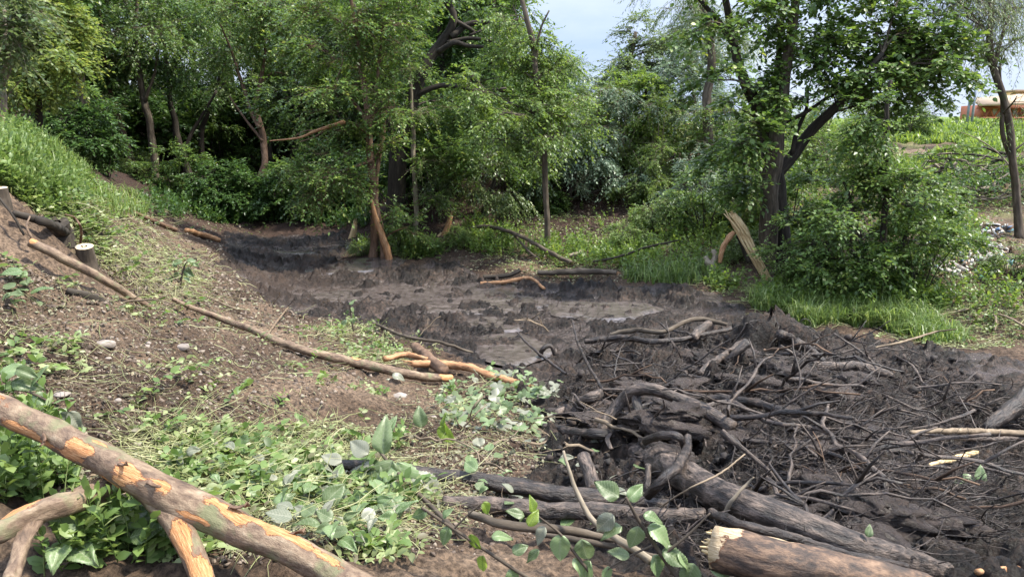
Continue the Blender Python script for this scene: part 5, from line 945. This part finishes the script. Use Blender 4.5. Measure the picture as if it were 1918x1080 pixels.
def leafy(name, label, Y, stems, leaves, sm=BARK, cat='branch', seed=0):
    p0 = atY(stems[0][0][0], stems[0][0][1], Y+(stems[0][0][3] if len(stems[0][0]) > 3 else 0)); root = thing(name, p0, label, cat)
    for st in stems:
        ps = np.array([[*atY(q[0], q[1], Y+(q[3] if len(q) > 3 else 0)), q[2]/2/F*Y*1.1] for q in st]); ln = smoothline(ps, 20); v, f, tc, ti = tubes(ln[None, :, :3], ln[None, :, 3], 8, rough=.06, seed=seed); mk('stem', v, f, sm, root, {'tint': ti, 'tc': tc}, loc=p0)
    for k, q in enumerate(leaves): leaf_at(root, p0, q[0], q[1], q[2], q[3], Y+(q[5] if len(q) > 5 else 0), q[4], k+seed*50)
    return root
leafy('leafy_branch', 'leafy green branch with broad oval leaves rising from the bottom edge, right of centre', 2.75, [[(1290,1110,12),(1240,1040,9),(1200,980,7),(1172,930,5)],[(1240,1040,6),(1290,1000,5),(1330,960,3)],[(1225,1020,5),(1180,1040,4),(1130,1070,3)]],
      [(1175,935,62,35,V_GREEN),(1160,930,60,150,V_DARK),(1205,965,66,-8,V_GREEN),(1215,985,70,-35,V_GREEN),(1195,985,70,-100,V_DARK),(1150,965,60,-140,V_GREY),(1240,1030,68,-25,V_DARK),(1225,1040,66,-70,V_GREEN),(1270,1035,70,-50,V_GREEN),(1180,1040,60,170,V_DARK),(1140,1060,60,-100,V_GREEN),
       (1300,1055,70,-110,V_DARK),(1330,1060,60,-20,V_GREEN),(1165,985,60,200,V_DARK)], seed=1)
leafy('leafy_branch', 'drooping twig with small lime green leaves at the bottom, middle of the picture', 2.6, [[(790,950,6),(850,990,6),(910,1030,7),(970,1070,7),(1040,1110,8)],[(850,990,4),(880,960,3),(905,940,2)]],
      [(880,1000,48,-60,V_YEL),(905,1040,62,-100,V_YEL),(920,1005,62,10,V_GREEN),(840,985,50,-110,V_GREEN),(905,940,42,-60,V_YEL),(955,1065,55,-70,V_GREEN),(800,955,40,-150,V_GREEN),(990,985,46,60,V_YEL),(830,970,40,60,V_GREEN),(960,1035,40,30,V_DARK)], seed=2)
leafy('leafy_branch', 'short twig with hanging pointed leaves between the two bottom middle branches', 2.7, [[(1120,1090,7),(1080,1040,6),(1050,1000,5),(1000,960,3)]],
      [(1050,1000,60,-95,V_GREEN),(1090,1010,70,-80,V_DARK),(1075,1045,60,-60,V_GREEN),(1020,985,50,-120,V_GREY),(1000,960,40,100,V_YEL),(1105,1050,60,-110,V_GREEN),(1010,1030,50,-140,V_DARK)], seed=3)
leafy('wilted_branch', 'big drooping wilted leaves, green and dusty grey, in front of the upper level log', 3.75, [[(870,1010,8,-.7),(800,940,8,-.3),(740,880,7),(700,830,5,.2)],[(740,880,5),(690,890,4),(640,880,3)]],
      [(735,862,110,-112,V_DARK),(745,865,120,-72,V_GREEN),(715,868,100,-140,V_DARK),(700,870,80,-160,V_GREY),(690,850,70,150,V_GREY),(720,850,80,100,V_DARK),(770,890,80,-30,V_GREY),(650,880,60,-120,V_GREY),(800,940,80,-60,V_GREY),(780,960,80,-130,V_GREY),(640,865,60,160,V_GREY),(760,930,70,-100,V_DARK),(820,980,60,-150,V_GREY)], seed=4)
leafy('leafy_seedling', 'small bright green leaves on a bent stem above the wilted leaves', 4.6, [[(790,900,5),(760,860,4),(730,820,3),(722,790,3)],[(760,860,4),(790,820,3),(820,800,2)]],
      [(725,815,46,70,V_GREEN),(790,800,50,100,V_DARK),(820,800,54,-40,V_YEL),(835,812,44,100,V_YEL),(800,830,60,-110,V_GREEN),(725,800,50,-90,V_DARK),(770,850,50,150,V_GREEN),(850,850,50,20,V_DARK),(830,860,50,-60,V_DARK)], seed=5)
leafy('wilted_twig', 'pale grey folded leaves on bare soil below the long slim trunk', 6.6, [[(700,760,5),(740,735,4),(790,730,3)]], [(712,722,46,-40,V_GREY),(722,712,40,-10,V_GREY),(740,730,40,-70,V_GREY),(770,738,34,-130,V_GREY),(785,735,34,-100,V_GREY),(690,750,46,-5,V_GREY),(735,700,40,-20,V_GREY)], seed=6)
leafy('leafy_seedling', 'leafy seedling with hanging green leaves on the slope above the long slim trunk', 8.3, [[(340,560,5),(338,530,4),(345,500,3),(350,490,2)],[(338,530,3),(320,515,2)]],
      [(340,492,26,170,V_GREEN),(350,488,24,10,V_GREEN),(345,505,26,-40,V_GREEN),(335,510,26,-140,V_DARK),(322,520,24,-120,V_GREEN),(345,520,24,-20,V_GREEN),(330,535,26,-100,V_GREEN),(352,500,22,-80,V_DARK),(315,525,24,-170,V_GREEN),(345,545,26,-60,V_GREEN),(330,500,20,120,V_GREEN),(360,492,20,-30,V_GREEN)], seed=7)
leafy('leafy_seedling', 'tiny green sprig standing up at the edge of the mud', 9.6, [[(662,620,3),(658,595,2.5),(655,570,2)]], [(655,572,16,60,V_GREEN),(658,575,18,-60,V_GREEN),(652,580,16,-110,V_GREEN),(660,595,18,-80,V_GREEN),(650,600,18,-150,V_GREEN)], seed=8)
leafy('leafy_sprig', 'green leaves on a young shoot growing out of the mud beside the dark hollow', 4.6, [[(1850,950,4),(1835,915,3),(1815,895,2)]], [(1830,905,50,165,V_GREEN),(1835,905,44,80,V_GREEN),(1840,925,40,-20,V_DARK),(1830,930,36,-120,V_GREEN),(1850,945,34,-40,V_GREEN)], seed=9)
leafy('leafy_sprig', 'pale green leaf sprig over the thick trunk, right of the broken end', 3.1, [[(1650,1090,5),(1635,1050,4),(1618,1010,3)]], [(1618,1018,62,-100,V_GREEN),(1605,1015,40,170,V_GREEN),(1625,1005,34,70,V_DARK)], seed=10)
leafy('leafy_sprig', 'dusty green leaves lying beside the fallen trunk at the left edge', 3.3, [[(-20,740,6),(40,730,5),(110,760,4)]], [(20,715,70,-10,V_DARK),(0,700,60,20,V_GREEN),(60,740,60,-20,V_GREEN),(100,755,60,20,V_GREEN),(110,775,60,-30,V_GREY),(60,725,50,60,V_GREEN),(130,770,46,-60,V_GREY),(30,690,60,-20,V_DARK)], seed=11)
for k, (nm, cx_, cy_, rx, ry, cnt, ms, lab, ll) in enumerate([('bramble_patch',935,770,120,62,150,[V_GREEN,V_DARK,V_GREY,V_DARK],'patch of broad dusty leaves beside the left end of the heap',.105),('leaf_patch',50,860,90,50,50,[V_GREEN,V_DARK],'lush broad leaved greens under the fallen trunk at the left edge',.12),
       ('leaf_patch',640,990,120,80,75,[V_GREEN,V_DARK,V_GREY],'broad leaves scattered right of the fallen trunk at the bottom',.1),('leaf_patch',160,1050,150,30,50,[V_GREEN,V_GREEN,V_DARK],'leafy greens between the torn branch and the bottom edge, lower left',.11),('leaf_patch',480,900,170,60,36,[V_GREEN,V_DARK,V_GREY],'broad cut leaves strewn behind the fork of the fallen trunk',.075),('leaf_patch',45,560,50,20,14,[V_DARK,V_GREEN],'small dark leafed plant on bare soil near the left edge',.12),('leaf_patch',1030,930,160,90,60,[V_GREY,V_DARK,V_GREEN],'dusty leaves caught between the level logs',.09)]):
    for mi, m in enumerate(dict.fromkeys(ms)):
        n_ = cnt//len(set(ms)); P = pts_in(cx_, cy_, rx, ry, n_, rng); n_ = len(P); az = rng.rand(n_)*6.28; ax = np.c_[np.cos(az), np.sin(az), rng.normal(.1, .3, n_)]; up = rng.normal(0, .4, (n_, 3))+[0, -.3, 1.]; X, Y_, Z = leaf_frames(n_, ax, up, rng); s = ll*rng.uniform(.6, 1.3, n_)
        T = LB if k != 0 else LL; v, f = inst(T[0], T[1], P+np.c_[np.zeros((n_, 2)), .02+.1*rng.rand(n_)], X, Y_, Z, np.c_[s, s*rng.uniform(.75, 1.3, n_), s*rng.uniform(.3, 2.8, n_)]); b = B(); b.add(v, f, np.repeat(rng.rand(n_), len(T[0])), np.tile(T[0], (n_, 1)))
        if mi == 0: g = np.array(P.mean(0)); root = thing(nm, g, lab, 'plant')
        o = b.build('leaf_layer', m, root, g); o['kind'] = 'stuff'
# wet mud caked over the roots and logs of the heap
b = B(); P = []
for (x_, y_, rx_, ry_, c_, l_) in [(1240,860,50,40,26,.1),(1200,770,60,40,14,.05),(1300,800,60,40,18,.04),(1430,830,100,50,26,.02),(1550,860,120,60,34,.0),(1680,880,90,60,26,.0),(1360,700,110,40,22,.02),(1560,960,120,50,24,.0),(1700,1000,120,50,26,.0),(1120,780,60,50,14,.02),(1500,740,120,40,24,.02)]:
    q_ = pts_in(x_, y_, rx_, ry_, c_, rng); q_[:, 2] += l_; P.append(q_)
P = np.concatenate(P); n_ = len(P); u_, v_ = np.meshgrid(np.linspace(0, math.pi, 15), np.linspace(0, 2*math.pi, 24, endpoint=False), indexing='ij'); sx_ = np.stack([np.sin(u_)*np.cos(v_), np.sin(u_)*np.sin(v_), np.cos(u_)], -1).reshape(-1, 3)
fq = np.array([[i*24+j, (i+1)*24+j, (i+1)*24+(j+1) % 24, i*24+(j+1) % 24] for i in range(14) for j in range(24)])
for k in range(n_):
    r_ = rng.uniform(.03, .13); a_ = rng.normal(-.6, .5); o_ = rng.rand()*50; d_ = 1+.45*vnoise(sx_[:, 0]*1.8+o_, sx_[:, 1]*1.8, sx_[:, 2]*1.8, 3)+.3*vnoise(sx_[:, 0]*4.5+o_, sx_[:, 1]*4.5, sx_[:, 2]*4.5, 4)+.16*vnoise(sx_[:, 0]*11+o_, sx_[:, 1]*11, sx_[:, 2]*11, 6)
    w_ = sx_*d_[:, None]*[r_*1.7, r_, r_*.5]; b.add(P[k]+np.c_[w_[:, 0]*math.cos(a_)-w_[:, 1]*math.sin(a_), w_[:, 0]*math.sin(a_)+w_[:, 1]*math.cos(a_), w_[:, 2]], fq)
o = b.build('mud_cake', MUD, smooth=False); a_ = o.data.attributes.new('wet', 'FLOAT', 'POINT'); a_.data.foreach_set('value', np.clip(rng.rand(len(o.data.vertices))*.3+.45, 0, 1).astype(np.float32)); tag(o, kind='stuff')
# ---------------------------------------------------------------- stones and litter
def stone(label, px, wpx, seed, group=None, flat=.55):
    g = hit([px[0]], [px[1]])[0]; g[2] = ground_z(g[0], g[1]); r = wpx/2/F*g[1]/CP; rg = np.random.RandomState(seed); V_, Q_ = [], []; n1, n2 = 9, 14
    for i in range(n1):
        ph = math.pi*(i+.5)/n1
        for j in range(n2):
            t = 2*math.pi*j/n2; rr = 1+.25*vnoise(np.array([math.cos(t)*math.sin(ph)*1.7+seed]), np.array([math.sin(t)*math.sin(ph)*1.7]), np.array([math.cos(ph)*1.7+.01]), 4)[0]; V_.append([r*rr*math.sin(ph)*math.cos(t), r*.8*rr*math.sin(ph)*math.sin(t), r*flat*rr*math.cos(ph)+r*.12])
    for i in range(n1-1):
        for j in range(n2): Q_.append([i*n2+j, (i+1)*n2+j, (i+1)*n2+(j+1) % n2, i*n2+(j+1) % n2])
    o = mk('stone', np.array(V_), [np.array(Q_), np.array([list(range(n2))]), np.array([[ (n1-1)*n2+j for j in range(n2)][::-1]])], STONE); o.location = g; return tag(o, label, 'stone', group)
stone('flat grey stone on the bare soil of the near left slope, the largest there', (198, 658), 42, 1, flat=.35); stone('round brown stone right of the largest flat one', (333, 608), 17, 2); stone('dark rounded stone below the small round one', (345, 675), 26, 3); stone('small pale stone near the black smear of soil at the left', (222, 758), 16, 4)
stone('grey stone poking out just above the leaf patch in the middle', (808, 790), 20, 5); stone('pale slab like stone on the soil below the grey folded leaves', (748, 752), 30, 6, flat=.4); stone('large flat stone at the far left under the black soil patch', (120, 765), 30, 7, flat=.3)
rg = np.random.RandomState(8)
for k in range(26): stone('small brown stone scattered on the bare left slope', (rg.uniform(20, 620), rg.uniform(600, 800)), rg.uniform(6, 13), 20+k, 'small stones on the slope')
b = B(); P = np.concatenate([pts_in(1820,490,80,28,260,rng),pts_in(1840,440,60,16,60,rng),pts_in(1760,470,60,10,40,rng),pts_in(1750,545,50,10,30,rng)]); n_ = len(P); X = rand_dirs(n_, rng); Y_ = nrm(np.cross(X, rand_dirs(n_, rng))); Z = np.cross(X, Y_)
cube = np.array([[x, y, z] for x in (-.5, .5) for y in (-.5, .5) for z in (-.5, .5)]); cf = np.array([[0,1,3,2],[4,6,7,5],[0,4,5,1],[2,3,7,6],[0,2,6,4],[1,5,7,3]]); s = rng.uniform(.03, .12, n_)
v, f = inst(cube, [cf], P+[0, 0, .03], X, Y_, Z, np.c_[s, s*rng.uniform(.3, 1, n_), s*rng.uniform(.05, .4, n_)]); v += rng.normal(0, .008, v.shape); b.add(v, f, np.repeat(rng.rand(n_), 8)); stuff(b, 'litter', TRASH, False)
# ---------------------------------------------------------------- brush heap on the right bank
g = hit([1800], [375])[0]; g[2] = ground_z(g[0], g[1]); root = thing('brush_heap', g, 'heap of grey dead boughs with withered leaves on the right bank below the field', 'brush pile'); rng = np.random.RandomState(44)
for k in range(95):
    px, py = rng.uniform(1735, 1960), rng.uniform(285, 375); a = rng.uniform(-.9, .9)+(math.pi if rng.rand() < .4 else 0); c = atY(px, py, g[1]+rng.uniform(-.8, 1.2)); L_ = rng.uniform(.5, 1.9); d = np.array([math.cos(a), rng.normal(0, .4), .7*math.sin(a)])
    ln = smoothline([c, c+d*L_*.35+rng.normal(0, .08, 3), c+d*L_*.7+rng.normal(0, .12, 3), c+d*L_], 9); w0 = rng.choice([.012, .022, .045], p=[.45, .35, .2]); v, f, tc, ti = tubes(ln[None], np.linspace(w0, w0*.3, 9)[None], 6, rough=.1); mk('bough', v, f, BARK_P if rng.rand() < .45 else BARK_D, root, {'tint': ti, 'tc': tc}, loc=g)
b = B(); n_ = 500; P = np.array([atY(rng.uniform(1730, 1960), rng.uniform(320, 380), g[1]+rng.uniform(-.9, 1.4)) for _ in range(n_)]); spray_leaves(b, P, nrm(rng.normal(0, 1, (n_, 3))-[0, 0, .3]), rng.uniform(.3, .6, n_), 10, .08, 1, L4, rng, .3, .5); o = b.build('withered_leaf_layer', G_DARK, root, g, False); o['kind'] = 'stuff'
log('bare_branch', 'pale bare branch lying at the foot of the brush heap', 'branch', [(1790,352,7,.1),(1830,355,9,.15),(1870,350,9,.1)], BARK_P, seed=90)
for k, (px, lab, grp) in enumerate([([(1700,608,4,.05),(1760,590,5,.1),(1815,578,4,.1)],'thin pale branch on the churned bank at the right, upper one',None),([(1860,585,4,.1),(1890,595,5,.15),(1930,618,5,.1)],'thin pale branch at the right edge of the churned bank',None),([(1862,588,6,.1),(1866,602,6,.05),(1862,618,5,0)],'short pale forked root hanging over the dark earth at the right',None),([(1640,650,5,.1),(1690,640,6,.15),(1750,622,5,.2),(1790,616,3,.3)],'pale branch reaching up out of the grass edge at the right',None)]): log('thin_branch', lab, 'branch', px, TWIG, S=6, seed=95+k)
# ---------------------------------------------------------------- beyond the field: buildings, fence, pipes, poles
def box(b, x0, x1, y0, y1, z0, z1, tint=0.):
    V_ = np.array([[x, y, z] for x in (x0, x1) for y in (y0, y1) for z in (z0, z1)]); b.add(V_, cf, tint)
def bar(b, p, q, w): v, f, tc, ti = tubes([[p, (np.array(p)+q)/2, q]], [[w, w, w]], 4); b.add(v, f, ti, tc)
RUST = plain('painted_brick_red', (.42, .13, .06), .6, .2, 3); TAN = plain('tan_roof', (.42, .31, .2), .8, .2, 2); CREAM = plain('cream_wall', (.72, .56, .3), .8, .1, 2); WHITE = plain('white_paint', (.78, .77, .74), .6, .08, 3); GREYM = plain('grey_metal', (.3, .33, .37), .45, .2, 4, .5); GLASS = plain('dark_glass', (.04, .05, .06), .15, .2, 3); YELP = plain('yellow_paint', (.5, .36, .14), .5, .2, 3); BLUE = plain('blue_paint', (.05, .2, .38), .5, .2, 3); SLATE = plain('pale_roof', (.6, .6, .62), .7, .15, 2)
Y0 = 44.; c0 = atY(1818, 236, Y0); c1 = atY(2080, 236, Y0); px_m = lambda p: p/F*Y0; gz0 = float(base(c0[0]+3, Y0))-.1
def zpx(py, Y=Y0): return float(atY(0, py, Y)[2])
def xpx(px, Y=Y0): return float(atY(px, 230, Y)[0])
H_ = thing('pavilion', (c0[0], Y0, gz0), 'low brick red pavilion with lattice trusses and tan roof beyond the field, right edge', 'building'); L0 = (c0[0], Y0, gz0)
b = B(); box(b, xpx(1846), xpx(2080), Y0+.6, Y0+2.6, gz0, zpx(196)); b.build('wall', RUST, H_, L0, False)
b = B(); box(b, xpx(1868), xpx(1895), Y0+.5, Y0+.6, zpx(222), zpx(203)); b.build('wall_panel', WHITE, H_, L0, False)
b = B(); box(b, xpx(1882), xpx(1891), Y0+.44, Y0+.497, zpx(216), zpx(207)); b.build('window', GLASS, H_, L0, False)
b = B(); box(b, xpx(1905), xpx(1914), Y0+.5, Y0+.6, zpx(217), zpx(203)); b.build('door_panel', WHITE, H_, L0, False)
b = B(); x0, x1 = xpx(1812), xpx(2085); V_ = np.array([[x0,Y0-.9,zpx(200)],[x1,Y0-.9,zpx(192)],[x1,Y0+7,zpx(178, 51)],[xpx(1815, 51),Y0+7,zpx(188, 51)],[x0,Y0-.9,zpx(196)],[x1,Y0-.9,zpx(188)],[x1,Y0+7,zpx(174, 51)],[xpx(1815, 51),Y0+7,zpx(184, 51)]]); b.add(V_, np.array([[0,1,2,3],[7,6,5,4],[0,4,5,1],[1,5,6,2],[2,6,7,3],[3,7,4,0]])); b.build('roof', TAN, H_, L0, False)
b = B(); box(b, xpx(1825), xpx(2080), Y0-.1, Y0, zpx(204), zpx(201.5)); b.build('truss_beam', RUST, H_, L0, False)
for k in range(8):
    a = 1832+k*18; b = B(); bar(b, [xpx(a), Y0-.06, zpx(204)], np.array([xpx(a+9), Y0-.06, zpx(222)]), .07); bar(b, [xpx(a+9), Y0-.06, zpx(222)], np.array([xpx(a+18), Y0-.06, zpx(204)]), .07); b.build('truss', RUST, H_, L0, False)
H2 = thing('yellow_house', (xpx(1905), Y0+7, gz0), 'cream yellow upper storey with a white rounded pillar above the pavilion roof', 'building'); L2 = (xpx(1905), Y0+7, gz0)
b = B(); box(b, xpx(1902, 51), xpx(1990, 51), Y0+7.2, Y0+9, gz0, zpx(172, 51)); b.build('wall', CREAM, H2, L2, False)
b = B(); v, f, tc, ti = tubes([[[xpx(1898, 51), Y0+6.9, gz0], [xpx(1898, 51), Y0+6.9, zpx(190, 51)], [xpx(1898, 51), Y0+6.9, zpx(181, 51)], [xpx(1898, 51), Y0+6.9, zpx(177, 51)]]], [[.35, .35, .33, .12]], 12); b.add(v, f, ti, tc); b.build('pillar', WHITE, H2, L2)
b = B(); box(b, xpx(1894, 51), xpx(1998, 51), Y0+6.95, Y0+9.4, zpx(172, 51)+.01, zpx(168, 51)); b.build('roof', TAN, H2, L2, False)
def fence(label, pa, pb, Yf, rails, posts, m):
    g = (xpx(pa, Yf), Yf, float(base(xpx(pa, Yf), Yf))); r = thing('metal_railing', g, label, 'railing')
    for z in rails: b = B(); bar(b, [xpx(pa, Yf), Yf, zpx(z, Yf)], np.array([xpx(pb, Yf), Yf, zpx(z, Yf)]), .04); b.build('rail', m, r, g)
    for p in np.arange(pa, pb+1, posts): x = xpx(p, Yf); b = B(); bar(b, [x, Yf+.05, float(base(x, Yf))-.1], np.array([x, Yf+.05, zpx(rails[0], Yf)]), .045); b.build('post', m, r, g)
fence('rust red railing in front of the pavilion at the top of the field', 1838, 2040, 41.5, [221, 227], 13, RUST)
fence('rust red railing along the field top seen between the dark trunks', 1478, 1600, 40.5, [231, 240], 9, RUST)
g = (xpx(1300, 39), 39., float(base(xpx(1300, 39), 39))); r = thing('gas_pipe', g, 'yellow overground gas pipes on posts along the top of the field', 'pipe')
for z in (226, 231): b = B(); bar(b, [xpx(1120, 39), 39, zpx(z+12, 39)], np.array([xpx(1540, 39), 39, zpx(z, 39)]), .04); b.build('pipe_run', YELP, r, g)
for p in (1160, 1250, 1340, 1430, 1520): x = xpx(p, 39); b = B(); bar(b, [x, 39.08, float(base(x, 39))-.2], np.array([x, 39.08, zpx(237-(p-1120)*12/420, 39)]), .05); b.build('pipe_post', YELP, r, g)
g = (xpx(1523, 43), 43., float(base(xpx(1523, 43), 43))); r = thing('roadside_sign', g, 'small blue sign board on a post seen between the dark trunks', 'sign'); b = B(); box(b, xpx(1517, 43), xpx(1529, 43), 42.96, 43.0, zpx(221, 43), zpx(209, 43)); b.build('sign_board', BLUE, r, g, False); b = B(); bar(b, [g[0], 43.06, g[2]-.1], np.array([g[0], 43.06, zpx(210, 43)]), .05); b.build('post', GREYM, r, g)
for k, (px, top, lab) in enumerate([(1811, 150, 'left one of two grey metal poles before the pavilion'), (1820, 140, 'right one of two grey metal poles before the pavilion')]):
    x = xpx(px, 33); g = (x, 33., float(base(x, 33))); r = thing('metal_pole', g, lab, 'pole'); b = B(); bar(b, [x, 33, g[2]-.2], np.array([x, 33, zpx(top, 33)]), .055); b.build('shaft', GREYM, r, g); b = B(); bar(b, [x, 33, zpx(top, 33)], np.array([x+.05, 33, zpx(top, 33)+.08]), .08); b.build('cap', GREYM, r, g)
x = xpx(1098, 38); g = (x, 38., float(base(x, 38))); r = thing('white_house', g, 'pale roofed house seen in a gap beyond the bank, behind the bright tree', 'house'); b = B(); box(b, xpx(1070, 38), xpx(1150, 38), 38, 43, g[2]-.2, zpx(196, 38)); b.build('wall', CREAM, r, g, False)
b = B(); V_ = np.array([[xpx(1062,38),37.6,zpx(198,38)],[xpx(1158,38),37.6,zpx(190,38)],[xpx(1158,38),43.4,zpx(190,38)],[xpx(1062,38),43.4,zpx(198,38)],[xpx(1080,38),40.5,zpx(172,38)],[xpx(1140,38),40.5,zpx(172,38)]]); b.add(V_, [np.array([[0,1,5,4],[2,3,4,5]]), np.array([[1,2,5],[3,0,4]])]); b.build('roof', SLATE, r, g, False)
for k, (a, b_, lab) in enumerate([((950, 118), (1700, 150), 'upper thin overhead wire crossing the sky gap'), ((950, 150), (1700, 205), 'lower thin overhead wire crossing the sky gap')]):
    p, q = atY(*a, 36), atY(*b_, 36); t = np.linspace(0, 1, 30)[:, None]; ln = p*(1-t)+q*t; ln[:, 2] -= (.8*4*t*(1-t))[:, 0]; v, f, tc, ti = tubes(ln[None], np.full((1, 30), .012), 4); o = mk('overhead_wire', v, f, GREYM, None, {'tc': tc, 'tint': ti}); tag(o, lab, 'wire')
